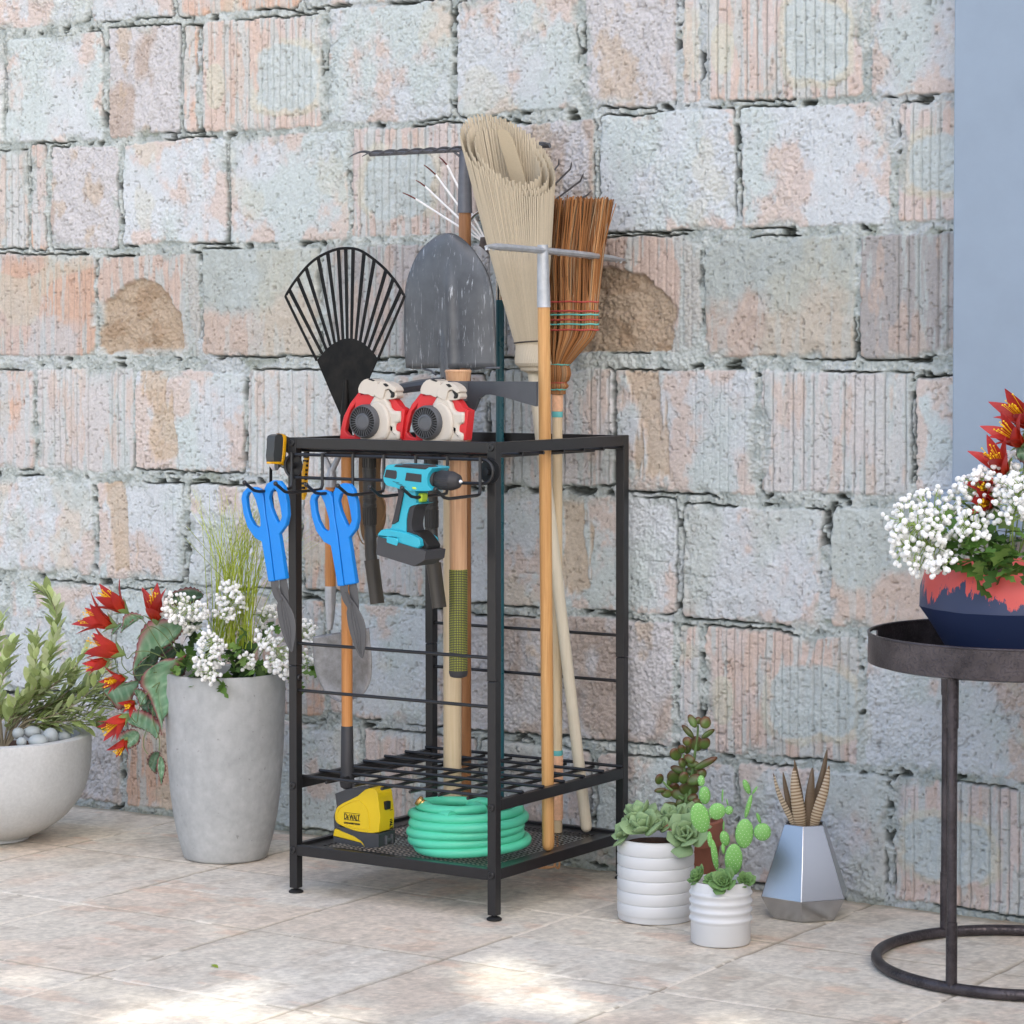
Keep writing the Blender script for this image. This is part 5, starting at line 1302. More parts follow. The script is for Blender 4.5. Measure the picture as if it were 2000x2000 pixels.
# ---- pale concrete bowl with an olive-green shrub and pebbles
def bowl_plant():
    f = PZ(-27, 1651); c = f+VD*.074; k = mpp(c)
    t = thing('bowl_planter', 'wide pale concrete bowl with a leafy grey green shrub at the left edge', 'planter', c)
    ey = c.y+.19*VR.y
    zr = PY(163, 1436, ey).z; y2z = lambda v: PY(*z3(520, v), ey).z
    prof = [(.060, 0), (.073, .001), (.074, .010), (.076, .013)]
    for u, v in ((170, 1733), (230, 1706), (280, 1680), (335, 1643), (380, 1602), (425, 1550), (460, 1500), (488, 1445), (505, 1390), (518, 1330), (526, 1270), (528, 1190), (528, 1118)):
        prof.append(((z3(u, v)[0]+27)*k, y2z(v)-y2z(1762)))
    R0 = prof[-1][0]; zt = prof[-1][1]
    prof += [(R0-.001, zt+.003), (R0-.003, zt+.0042), (R0-.022, zt+.0042), (R0-.024, zt+.002), (R0-.030, zt-.05), (R0-.06, zt-.10)]
    m = MB(); lathe_px(m, c, prof, 96); m.build('bowl', concrete2, t, 35)
    zs = zt-.030; soil('soil', Vector((c.x, c.y, 0)), R0-.028, zs, t)
    r = random.Random(21)
    P = lambda u, v, dy: PD(*z3(u, v), c, dy)
    S = [[(20, 1165), (60, 1000), (130, 900), (200, 740), (225, 560), (222, 470)], [(25, 1165), (130, 920), (250, 720), (330, 560), (352, 420), (345, 290), (300, 210), (242, 168)],
         [(30, 1165), (90, 1010), (200, 900), (330, 770), (440, 690), (552, 545)], [(30, 1165), (130, 990), (300, 900), (450, 830), (560, 750), (640, 650)], [(30, 1165), (150, 1005), (300, 970), (450, 900), (600, 770), (700, 620)],
         [(30, 1165), (150, 1020), (330, 1010), (500, 960), (650, 900), (730, 885)], [(35, 1165), (150, 1035), (350, 1022), (560, 1012), (655, 1000)], [(20, 1165), (0, 950), (-40, 650), (0, 345)],
         [(15, 1165), (-10, 850), (40, 640), (70, 520)], [(30, 1165), (70, 1060), (30, 930), (-10, 880)], [(28, 1165), (100, 960), (180, 850), (260, 740), (300, 620), (330, 560)],
         [(10, 1165), (-60, 900), (-160, 650), (-220, 480)], [(10, 1165), (-80, 950), (-220, 800), (-330, 700)], [(35, 1165), (180, 960), (330, 880), (430, 800), (480, 700)], [(25, 1165), (110, 1000), (200, 860), (280, 800), (300, 720)],
         [(30, 1165), (120, 1030), (230, 950), (330, 930), (420, 880)], [(25, 1165), (40, 1050), (70, 950), (110, 860)], [(32, 1165), (150, 1000), (330, 930), (500, 870), (600, 830), (690, 780)], [(10, 1165), (-60, 1000), (-120, 900), (-180, 860)], [(32, 1165), (170, 1010), (360, 960), (540, 900), (660, 850), (735, 815)], [(32, 1165), (160, 1030), (340, 1000), (520, 985), (640, 960)], [(28, 1165), (120, 960), (240, 850), (360, 740), (430, 660)], [(30, 1165), (90, 1000), (150, 880), (210, 820), (240, 700)], [(32, 1165), (180, 990), (350, 910), (520, 800), (600, 720)]]
    st = MB(); lf = MB(); cols = [srgb(172, 188, 124), srgb(190, 204, 148), srgb(152, 170, 110), srgb(202, 212, 168)]
    for si, s in enumerate(S):
        d0 = [(-.05, .02), (.03, .04), (.0, -.02), (.06, .02), (-.03, -.04), (.03, .01), (-.02, -.03), (.02, .05)][si % 8]
        n = len(s); pts = smoothpts([P(u, v, (d0[0]*(i/(n-1))+d0[1]*(i/(n-1))**2)) for i, (u, v) in enumerate(s)], 8)
        N = len(pts); st.tube(pts, [.0023-.0017*i/N for i in range(N)], 6)
        L = sum((pts[i+1]-pts[i]).length for i in range(N-1)); k_ = max(10, int(L/.0068))
        for j in range(k_):
            f = .26+.74*(j+.5)/k_; x = f*(N-1); q = pts[int(x)].lerp(pts[min(int(x)+1, N-1)], x % 1); tg = (pts[min(int(x)+1, N-1)]-pts[max(int(x)-1, 0)]).normalized()
            a = j*2.4+r.uniform(-.4, .4); o1 = tg.orthogonal().normalized(); o2 = tg.cross(o1); o = o1*math.cos(a)+o2*math.sin(a)
            s_ = r.uniform(.82, 1.18); lf.c = tuple(x_*s_ for x_ in r.choice(cols)); l = r.uniform(.030, .045)*(1 if f < .9 else .8)
            lf.leaf(q, (tg*1.0+o*r.uniform(.45, .9)).normalized(), (tg*-.5+o*-.2+Vector((0, 0, 1))), l, l*.44, 6, r.uniform(-.2, .4), .22, lambda t: (math.sin(math.pi*t**1.15)**.75 if 0 < t < 1 else 0))
    st.build('stems', twig, t); lf.build('leaves', leafm, t, 60)
    peb = mat('pebble', srgb(160, 168, 170), .6, 0, .06, 30, .05, 300)
    lab = {0: 'smooth grey pebble at the front of the pale bowl', 1: 'smooth grey pebble nearest the right rim of the pale bowl', 2: 'large grey pebble lying behind the front one in the pale bowl', 3: 'grey pebble leaning between the front pebble and the rim one',
           4: 'low grey pebble below the shrub in the pale bowl', 5: 'grey pebble half hidden behind the rim pebble in the bowl', 6: 'grey pebble tucked under the shrub stems in the bowl'}
    for i, (u, v, ru, rv, dy) in enumerate([(240, 1118, 66, 42, -.115), (405, 1090, 47, 40, -.02), (205, 1062, 58, 40, -.03), (318, 1090, 52, 56, -.075), (135, 1125, 34, 32, -.12), (345, 1058, 40, 34, .02), (115, 1070, 40, 38, -.04)]):
        p = PD(*z3(u, v), c, dy); kk = mpp(p)*.31056
        m = MB(); m.ell((0, 0, 0), (ru*kk, ru*kk*.9, rv*kk), None, 22, 14); o = m.build('pebble', peb, None, 180); o.location = p
        tag(o, lab[i], 'pebble', 'pebbles in the concrete bowl')
bowl_plant()

# ---- tall grey concrete pot with mixed flowers
def tall_pot():
    f = PZ(432, 1689); c = f+VD*.082; k = mpp(c)
    t = thing('tall_planter', 'tall grey concrete pot with red and white flowers and lime grass', 'planter', c)
    ey = c.y+.117*VR.y; y2z = lambda v: PY(*z3(1750, v), ey).z
    z0 = y2z(1868)
    prof = [(.060, 0), (.078, .0005), (.0815, .003)]
    for u, v in ((1650, 1850), (1665, 1800), (1687, 1720), (1711, 1600), (1731, 1450), (1748, 1250), (1757, 1050), (1761, 900), (1762, 780), (1760, 715)):
        prof.append(((u-1386)*.31056*k, y2z(v)-z0))
    R0, zt = prof[-1]
    prof += [(R0-.0015, zt+.003), (R0-.004, zt+.004), (R0-.011, zt+.003), (R0-.013, zt), (R0-.016, zt-.06)]
    m = MB(); lathe_px(m, c, prof, 96); m.build('pot', concrete, t, 35)
    soil('soil', Vector((c.x, c.y, 0)), R0-.0135, zt-.018, t)
    Z = Vector((c.x, c.y, zt-.015)); P = lambda u, v, dy: PD(*z3(u, v), c, dy)
    # lime grass
    r = random.Random(31); g = MB()
    zz = lambda u, v: (320+.22773*u, 930+.22773*v)
    for i in range(105):
        f_ = r.random()
        b = PY(*zz(r.uniform(390, 760), 1480), c.y+r.uniform(-.01, .06))
        tipu = (r.uniform(200, 480) if f_ < .16 else (r.uniform(480, 900) if f_ < .66 else r.uniform(800, 1130) if f_ < .92 else r.uniform(1180, 1400))); tipv = r.uniform(60, 420)+(0 if tipu < 1180 else 60)+abs(tipu-560)*.12
        e = PY(*zz(tipu, tipv), c.y+r.uniform(-.03, .12)); mid = b.lerp(e, .55)+Vector((-(e.x-b.x)*.16, 0, .02))
        s_ = r.uniform(.8, 1.2); g.c = tuple(x*s_ for x in r.choice([srgb(198, 214, 76), srgb(212, 224, 104), srgb(182, 200, 66)]))
        g.tube(smoothpts([b, mid, e], 5), [.0014-.00011*j for j in range(11)], 4, False, .45, (0, 1, 0))
    for u0, v0, u1, v1 in ((195, 430, 600, 900), (180, 530, 560, 930), (650, 690, 480, 800), (820, 340, 530, 660)):
        g.c = srgb(150, 160, 60); g.tube([PY(*zz(u0, v0), c.y), PY(*zz(u1, v1), c.y+.01)], .0005, 4, False)
    g.build('grass_tuft', leafm, t, 60)
    # white sprays
    sp = [((1340, 420, -.02), [(1300, 350, -.04), (1200, 290, -.06), (1060, 285, -.07)], 62, .036, 1), ((1380, 480, -.01), [(1400, 380, -.02), (1440, 270, -.02), (1460, 150, -.02)], 58, .034, 2),
          ((1360, 640, -.08), [(1350, 440, -.115), (1330, 470, -.125), (1325, 600, -.13), (1310, 720, -.125)], 70, .033, 3), ((1560, 640, -.06), [(1600, 560, -.08), (1660, 500, -.09), (1760, 560, -.09), (1770, 660, -.085)], 80, .038, 4),
          ((1560, 560, .02), [(1620, 440, .04), (1660, 360, .06), (1700, 300, .07)], 34, .028, 5), ((1700, 620, .05), [(1840, 520, .06), (1900, 450, .07), (1960, 430, .07)], 40, .030, 6),
          ((1480, 640, -.05), [(1530, 600, -.06), (1560, 600, -.075), (1575, 650, -.08)], 16, .016, 7), ((1300, 460, 0), [(1240, 400, -.01), (1180, 380, -.02)], 26, .024, 8), ((1800, 640, .04), [(1900, 560, .05), (1930, 620, .05), (1935, 700, .05)], 18, .02, 9)]
    for b, ax, n, rad, s in sp: spray(t, P(*b), [P(*a) for a in ax], n, rad, s, .0045)
    sp_ = []
    for u, v, dy, n in ((1210, 560, -.03, 8), (1230, 640, -.06, 8), (1180, 700, -.07, 7), (1290, 520, -.03, 6), (1440, 620, -.06, 8), (1500, 560, -.04, 7), (1480, 500, -.02, 6), (1420, 690, -.10, 6), (1560, 690, -.07, 5), (1640, 640, -.05, 6), (1700, 380, .05, 5), (1800, 740, -.03, 5), (1380, 760, -.11, 3), (1330, 690, -.09, 4), (1900, 700, .02, 5), (1930, 640, .04, 4), (1260, 720, -.09, 5)):
        sp_.append((P(u, v, dy), n))
    foliage(t, sp_, 12, (.022, .040))
    dk = [srgb(40, 58, 34), srgb(52, 74, 42)]
    foliage(t, [(P(1080, 540, .01), 4), (P(1180, 420, .0), 4), (P(1480, 640, .0), 8), (P(1560, 620, .0), 7)], 14, (.03, .05), dk)
    # toothed broad leaves with red margins, hanging over the left side
    y0 = c.y
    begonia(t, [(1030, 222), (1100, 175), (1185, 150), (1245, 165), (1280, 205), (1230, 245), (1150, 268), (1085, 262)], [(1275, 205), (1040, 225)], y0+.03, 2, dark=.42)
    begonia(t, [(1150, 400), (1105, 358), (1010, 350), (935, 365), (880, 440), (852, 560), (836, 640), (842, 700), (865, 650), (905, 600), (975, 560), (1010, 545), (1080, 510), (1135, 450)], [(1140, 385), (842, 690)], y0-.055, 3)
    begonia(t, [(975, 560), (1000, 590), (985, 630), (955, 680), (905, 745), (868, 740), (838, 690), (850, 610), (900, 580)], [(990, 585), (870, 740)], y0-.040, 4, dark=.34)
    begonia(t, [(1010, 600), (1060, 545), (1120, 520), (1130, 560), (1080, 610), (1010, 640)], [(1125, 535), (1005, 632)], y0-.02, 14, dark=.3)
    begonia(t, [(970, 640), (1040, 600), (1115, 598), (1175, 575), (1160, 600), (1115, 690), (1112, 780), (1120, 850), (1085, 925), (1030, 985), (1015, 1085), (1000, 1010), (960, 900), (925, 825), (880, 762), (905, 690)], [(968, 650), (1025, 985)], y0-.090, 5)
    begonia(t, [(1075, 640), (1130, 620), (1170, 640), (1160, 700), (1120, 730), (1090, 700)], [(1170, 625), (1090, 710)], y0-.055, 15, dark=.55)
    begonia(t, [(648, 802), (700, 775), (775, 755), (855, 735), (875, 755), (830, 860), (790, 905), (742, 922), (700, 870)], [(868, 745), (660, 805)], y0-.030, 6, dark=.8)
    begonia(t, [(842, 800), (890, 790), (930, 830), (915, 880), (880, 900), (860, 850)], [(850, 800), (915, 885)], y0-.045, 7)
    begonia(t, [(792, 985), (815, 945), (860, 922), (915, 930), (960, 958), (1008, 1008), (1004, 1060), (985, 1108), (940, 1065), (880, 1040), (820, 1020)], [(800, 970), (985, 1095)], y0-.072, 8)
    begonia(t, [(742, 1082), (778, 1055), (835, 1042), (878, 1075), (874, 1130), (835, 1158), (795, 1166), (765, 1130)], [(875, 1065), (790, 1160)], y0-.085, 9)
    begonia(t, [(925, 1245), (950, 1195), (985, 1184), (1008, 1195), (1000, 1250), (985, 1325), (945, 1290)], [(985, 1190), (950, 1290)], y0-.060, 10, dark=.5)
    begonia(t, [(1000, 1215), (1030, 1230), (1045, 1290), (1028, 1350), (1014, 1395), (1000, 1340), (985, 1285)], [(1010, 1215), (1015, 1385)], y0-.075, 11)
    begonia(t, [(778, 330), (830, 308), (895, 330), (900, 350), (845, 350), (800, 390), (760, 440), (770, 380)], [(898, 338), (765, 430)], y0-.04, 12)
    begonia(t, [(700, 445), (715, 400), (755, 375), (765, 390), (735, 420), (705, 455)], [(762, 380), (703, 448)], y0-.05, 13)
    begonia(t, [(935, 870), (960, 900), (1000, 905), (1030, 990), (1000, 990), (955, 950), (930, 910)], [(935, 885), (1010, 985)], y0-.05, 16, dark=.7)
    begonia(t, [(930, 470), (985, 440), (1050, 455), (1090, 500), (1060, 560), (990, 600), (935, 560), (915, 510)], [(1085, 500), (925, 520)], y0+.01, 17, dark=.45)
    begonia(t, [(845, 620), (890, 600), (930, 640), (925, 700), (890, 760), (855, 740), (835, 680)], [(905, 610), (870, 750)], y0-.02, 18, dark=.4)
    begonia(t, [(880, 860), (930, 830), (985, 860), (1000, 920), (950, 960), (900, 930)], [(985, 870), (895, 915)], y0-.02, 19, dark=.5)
    # hanging stems
    m = MB()
    for s in ([(1150, 620), (1050, 470), (960, 400), (900, 430), (860, 480)], [(1120, 640), (950, 560), (850, 560), (800, 600), (770, 520)], [(1120, 660), (900, 700), (830, 700), (770, 640), (770, 560)], [(1000, 1180), (1000, 1100), (960, 960), (1000, 760), (1110, 680)],
              [(1100, 700), (960, 780), (880, 900), (860, 1000), (820, 960)], [(930, 1200), (905, 1160), (905, 1100), (925, 1040)], [(1050, 660), (900, 640), (760, 700), (720, 590)], [(1060, 620), (980, 480), (900, 360), (820, 320)], [(1100, 500), (1060, 420), (1010, 390)]):
        m.tube(smoothpts([P(u, v, -.03-.00003*(1100-u)) for u, v in s], 6), .0010, 5)
    m.build('stems', mat('dark_stem', srgb(98, 116, 70), .6), t)
    for i, (b, e) in enumerate([((806, 312), (640, 190)), ((735, 395), (520, 330)), ((985, 385), (955, 185)), ((785, 575), (560, 500)), ((690, 608), (548, 650)), ((800, 718), (668, 752)), ((812, 950), (655, 1065)), ((800, 1100), (735, 1195)), ((845, 870), (800, 905))]):
        red_flower(t, P(*b, -.045-.004*(i % 3)), P(*e, -.060-.01*(i % 3)), 1.18, 40+i)
    return t
tall_pot()

# ---- succulents
def fat(m, base, d, up, L, W, th, seed=0, tip=.25, col=None, curl=.3):
    d = Vector(d).normalized(); up = Vector(up); sd = d.cross(up).normalized(); up = sd.cross(d)
    pts = []; rs = []
    for i in range(9):
        t = i/8; a = curl*t
        pts.append(Vector(base)+d*(L*t)+up*(L*.5*curl*t*t)); w = (.32+.68*math.sin(math.pi*min(1, t*.92)**1.35*.98))
        rs.append(W/2*(w if t < .97 else .14) if i else W*.16)
    rs[-1] = W*.06; rs[-2] = W/2*.55
    m.tube(pts, rs, 10, True, th, sd)
def rosette(par, c, R0, n, seed, axis=(0, 0, 1), col=None, name='rosette', th=.30, open_=1.0, rim=None):
    r = random.Random(seed); ax = Vector(axis).normalized(); e1 = ax.orthogonal().normalized(); e2 = ax.cross(e1); m = MB()
    for i in range(n):
        f = (i+.5)/n; a = i*2.39996; o = e1*math.cos(a)+e2*math.sin(a)
        tl = R(12)+R(72)*(1-f)**.8*(1.15-.25*open_)
        d = (o*math.cos(tl)+ax*math.sin(tl)).normalized(); L = R0*(.42+.58*f)*r.uniform(.9, 1.1); W = L*.82
        s_ = r.uniform(.88, 1.12); base = Vector(c)+o*(R0*.05)+ax*(R0*.16*(1-f)); cc = tuple(x*s_ for x in col)
        if rim: m.c = lambda v, b=base, L=L, cc=cc: tuple(p+(q-p)*max(0, min(1, ((v-b).length/L-.72)/.28))*.7 for p, q in zip(cc, rim))
        else: m.c = cc
        fat(m, base, d, (ax*1.0-o*.4), L, W, th, curl=.25)
    return m.build(name, succ, par, 70)
def ribbed_pot():
    f = PZ(1284.5, 1808); c = f+VD*.0680; k = mpp(c)
    t = thing('succulent_pot', 'large white banded pot of fleshy green rosettes beside the rack', 'potted plant', c)
    ey = c.y-.068*VR.y; zt = PY(1208, 1637, ey).z; nb = 6.6; h = zt/nb
    prof = [(.055, 0), (.0655, .0004), (.067, .004)]; z = .010
    Rr = .0683
    while z < zt-.004:
        b = min(h, zt-z)
        for q, dr in ((0, -.0014), (.04, -.0006), (.12, .0002), (.5, .0005), (.88, .0002), (.96, -.0006), (1, -.0014)): prof.append((Rr+dr-.0006, z+b*q))
        z += b
    prof += [(Rr-.0015, zt+.002), (Rr-.006, zt+.002), (Rr-.0075, zt), (Rr-.009, zt-.03)]
    m = MB(); lathe_px(m, c, prof, 72); m.build('pot', white_c, t, 50); soil('soil', Vector((c.x, c.y, 0)), Rr-.0075, zt-.008, t)
    gcol = srgb(134, 160, 116)
    P = lambda u, v, dy: PD(*z5(u, v), c, dy)
    for i, (u, v, dy, Rs, n, ax, op) in enumerate([(300, 950, -.035, .052, 12, (-.05, -.5, .8), .5), (180, 960, -.022, .036, 14, (-.55, -.5, .5), .9), (595, 985, -.038, .048, 17, (.3, -.68, .5), .85), (500, 880, .010, .046, 11, (.05, -.3, .95), .6), (260, 870, .0, .048, 9, (-.2, -.2, 1), .1), (405, 930, -.02, .030, 12, (.1, -.5, .8), .8), (640, 880, .010, .042, 11, (.4, -.2, .8), .7)]):
        rosette(t, P(u, v, dy), Rs, n, 60+i, ax, gcol, 'rosette', .26, op)
    return t
ribbed_pot()
def jade():
    Y = .385; r = random.Random(8)
    x = PY(1339, 1640, Y).x; c = Vector((x, Y, 0)); k = mpp(c)
    t = thing('jade_plant', 'terracotta pot with a tall dark green jade plant by the wall', 'potted plant', c)
    terra = mat('terracotta', srgb(142, 90, 72), .8, 0, .08, 30, .15, 200)
    zt = PY(1411, 1600, Y+.03).z; zr = PY(1411, 1648, Y+.03).z; R0 = .0690
    m = MB(); lathe_px(m, c, [(.044, 0), (.050, .001), (.0635, zr-.001), (.0645, zr), (R0-.001, zr+.0005), (R0, zr+.003), (R0, zt-.002), (R0-.002, zt), (R0-.008, zt), (R0-.010, zt-.03)], 56); m.build('pot', terra, t, 40)
    soil('soil', c, R0-.009, zt-.012, t)
    zj = lambda u, v: (1240+.14493*u, 1380+.14493*v); P = lambda u, v, dy=0: PY(*zj(u, v), Y-.01+dy)
    sm = mat('jade_stem', srgb(104, 134, 78), .6)
    m = MB()
    for s in ([(650, 1480), (690, 1250), (680, 1050), (670, 850), (655, 640)], [(720, 1480), (730, 1280), (760, 1000), (800, 700), (820, 560), (845, 380), (850, 250)], [(660, 1250), (560, 1180), (450, 1090), (380, 1010)], [(690, 1280), (700, 1180), (680, 900)]):
        m.tube(smoothpts([P(u, v) for u, v in s], 5), [.0034-.0015*i/(5*(len(s)-1)) for i in range(5*(len(s)-1)+1)], 8)
    m.build('stems', sm, t)
    lv = [(775, 195, 45, 85, -28), (950, 215, 68, 72, 20), (855, 190, 45, 45, 0), (715, 335, 36, 100, -42), (985, 365, 36, 92, 58), (830, 500, 80, 92, -10), (940, 495, 66, 78, 20), (705, 470, 56, 56, -20), (632, 575, 52, 56, -20), (715, 570, 40, 66, 20), (550, 645, 66, 84, -35), (735, 705, 72, 48, 30), (775, 775, 86, 48, 10),
          (955, 762, 150, 42, -28), (585, 850, 96, 44, 18), (535, 945, 90, 86, -25), (770, 875, 84, 56, 10), (900, 905, 58, 66, 20), (800, 985, 90, 62, -30), (330, 978, 56, 66, 10), (342, 1128, 70, 30, -6), (425, 1172, 72, 50, 5), (532, 1095, 62, 66, 30), (725, 1110, 115, 92, 0), (600, 1190, 108, 62, 10), (780, 1230, 64, 48, -20), (490, 1322, 92, 32, 3), (840, 1290, 60, 46, 20), (610, 1290, 50, 60, 30), (470, 1000, 36, 66, 10), (660, 960, 60, 76, 10), (860, 1010, 40, 60, 0), (640, 760, 50, 60, -20)]
    m = MB()
    for i, (u, v, a, b, an) in enumerate(lv):
        q = P(u, v, r.uniform(-.030, .022)); kk = mpp(q)*.14493; ra = R(an); s_ = r.uniform(.8, 1.15)
        M = Matrix.Rotation(-R(33), 3, 'Z').inverted() @ Matrix.Rotation(ra, 3, 'Y') @ Matrix.Rotation(r.uniform(-.4, .4), 3, 'X') @ Matrix.Rotation(r.uniform(-.45, .45), 3, 'Z')
        g, br = tuple(x*s_ for x in srgb(86, 112, 54)), tuple(x*s_ for x in srgb(98, 62, 38)); bz = r.uniform(-.5, .6)
        m.c = lambda p, q=q, a=a, b=b, kk=kk, g=g, br=br, bz=bz: (lambda e: tuple(x+(y-x)*e for x, y in zip(g, br)))(max(0, min(1, .15+.85*((p.z-q.z)/(b*kk)+bz*.6)*.6+.55*max(0, ((p-q).length/(max(a, b)*kk)-.65)/.35))))
        m.ell(q, (a*kk*1.18, .0038+.05*b*kk, b*kk*1.18), M, 16, 10)
    m.build('leaves', attr_mat('jade_leaf', .32, 200, .04, .05, .45, .0005), t, 180)
jade()
def cactus():
    f = PZ(1412, 1853); Rr = .0505; c = f+VD*Rr; k = mpp(c); r = random.Random(6)
    t = thing('cactus_pot', 'small white ridged pot with a bright green prickly pear cactus', 'potted plant', c)
    ey = c.y-Rr*VR.y; y2z = lambda v: PY(*z5(640, v), ey).z; zt = y2z(1300)
    prof = [(.040, 0), (.0485, .0004), (.0505, .003)]; 
    for v in (1575, 1512, 1450, 1390)[:]:
        z = y2z(v-8)
        prof += [(.0505, z-.0062), (.0514, z-.0042), (.0532, z-.0012), (.0536, z+.0004), (.0530, z+.0018), (.0512, z+.0036), (.0506, z+.0052)]
    prof += [(.0505, zt), (.0500, zt+.0015), (.0470, zt+.0015), (.0460, zt), (.0455, zt-.03)]
    m = MB(); lathe_px(m, c, prof, 72); m.build('pot', white_c, t, 60); soil('soil', Vector((c.x, c.y, 0)), .046, zt-.010, t)
    zj = lambda u, v: (1240+.14493*u, 1380+.14493*v)
    gcol = srgb(116, 172, 92); dot = mat('cactus_areole', srgb(236, 238, 226), .7)
    pads = [(880, 1500, 128, 212, -14, 0, 0), (940, 1195, 80, 122, -4, .004, 0), (895, 1000, 49, 76, -4, .006, 0), (1108, 1412, 112, 116, 35, -.004, 0), (1266, 1398, 58, 60, 20, -.002, 0), (1180, 1200, 13, 92, 3, 0, 1), (1245, 1292, 11, 48, -12, 0, 1), (1475, 1712, 124, 202, 4, .004, 0), (1718, 1690, 118, 120, 0, .0, 0),
            (1668, 1502, 25, 78, -20, 0, 1), (1530, 1345, 34, 168, 14, .006, 1), (1507, 1082, 44, 108, -22, .006, 0), (1616, 1128, 17, 62, 34, .005, 1), (1212, 1778, 66, 108, -14, .008, 0), (1195, 1612, 13, 72, 4, .008, 1), (1330, 2060, 122, 215, 2, -.002, 0), (1075, 2000, 44, 220, -9, .004, 1), (1010, 1790, 34, 110, -4, .002, 1), (1190, 1920, 26, 70, -8, .006, 1)]
    for i, (u, v, a, b, an, dy, thin) in enumerate(pads):
        q = PD(*zj(u, v), c, dy); kk = mpp(q)*.14493
        M = Matrix.Rotation(R(33), 3, 'Z') @ Matrix.Rotation(R(an), 3, 'Y') @ Matrix.Rotation(r.uniform(-.15, .15), 3, 'X')
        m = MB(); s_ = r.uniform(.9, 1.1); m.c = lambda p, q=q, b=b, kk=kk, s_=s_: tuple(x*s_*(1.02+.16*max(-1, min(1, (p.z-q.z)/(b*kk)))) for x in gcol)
        ry = max(.0042, .16*a*kk) if not thin else max(.0030, .5*b*kk*.12)
        m.ell(q, (a*kk*1.0, ry, b*kk), M, 20, 14)
        if not thin or b > 100:
            m.m = 1; m.c = (.8, .8, .75); stp = 46 if b > 100 else 34
            for jx in range(-6, 7):
                for jz in range(-8, 9):
                    x = (jx+.5*(jz % 2))*stp*1.15; z = jz*stp*.95+(4 if jx % 2 else -4)
                    if (x/a)**2+(z/b)**2 > .92: continue
                    yy = ry*math.sqrt(max(0, 1-(x/a)**2-(z/b)**2))
                    m.ell(q+M @ Vector((x*kk, -yy, z*kk)), .00055, None, 5, 4)
        m.build('pad', [attr_mat('cactus_skin', .42, 300, .1, .06, .4, .0005), dot], t, 180)
    P = lambda u, v, dy: PD(*z5(u, v), c, dy)
    for i, (u, v, dy, Rs, n, ax) in enumerate([(700, 1282, -.012, .024, 26, (-.5, -.5, .6)), (780, 1300, -.030, .016, 20, (-.1, -.6, .7)), (878, 1322, -.040, .029, 30, (.05, -.75, .6)), (1020, 1312, -.020, .020, 22, (.4, -.5, .7)), (905, 1262, .010, .016, 18, (.1, -.4, .9))]):
        rosette(t, P(u, v, dy), Rs, n, 80+i, ax, srgb(104, 138, 82), 'rosette', .20, 1.0)
cactus()

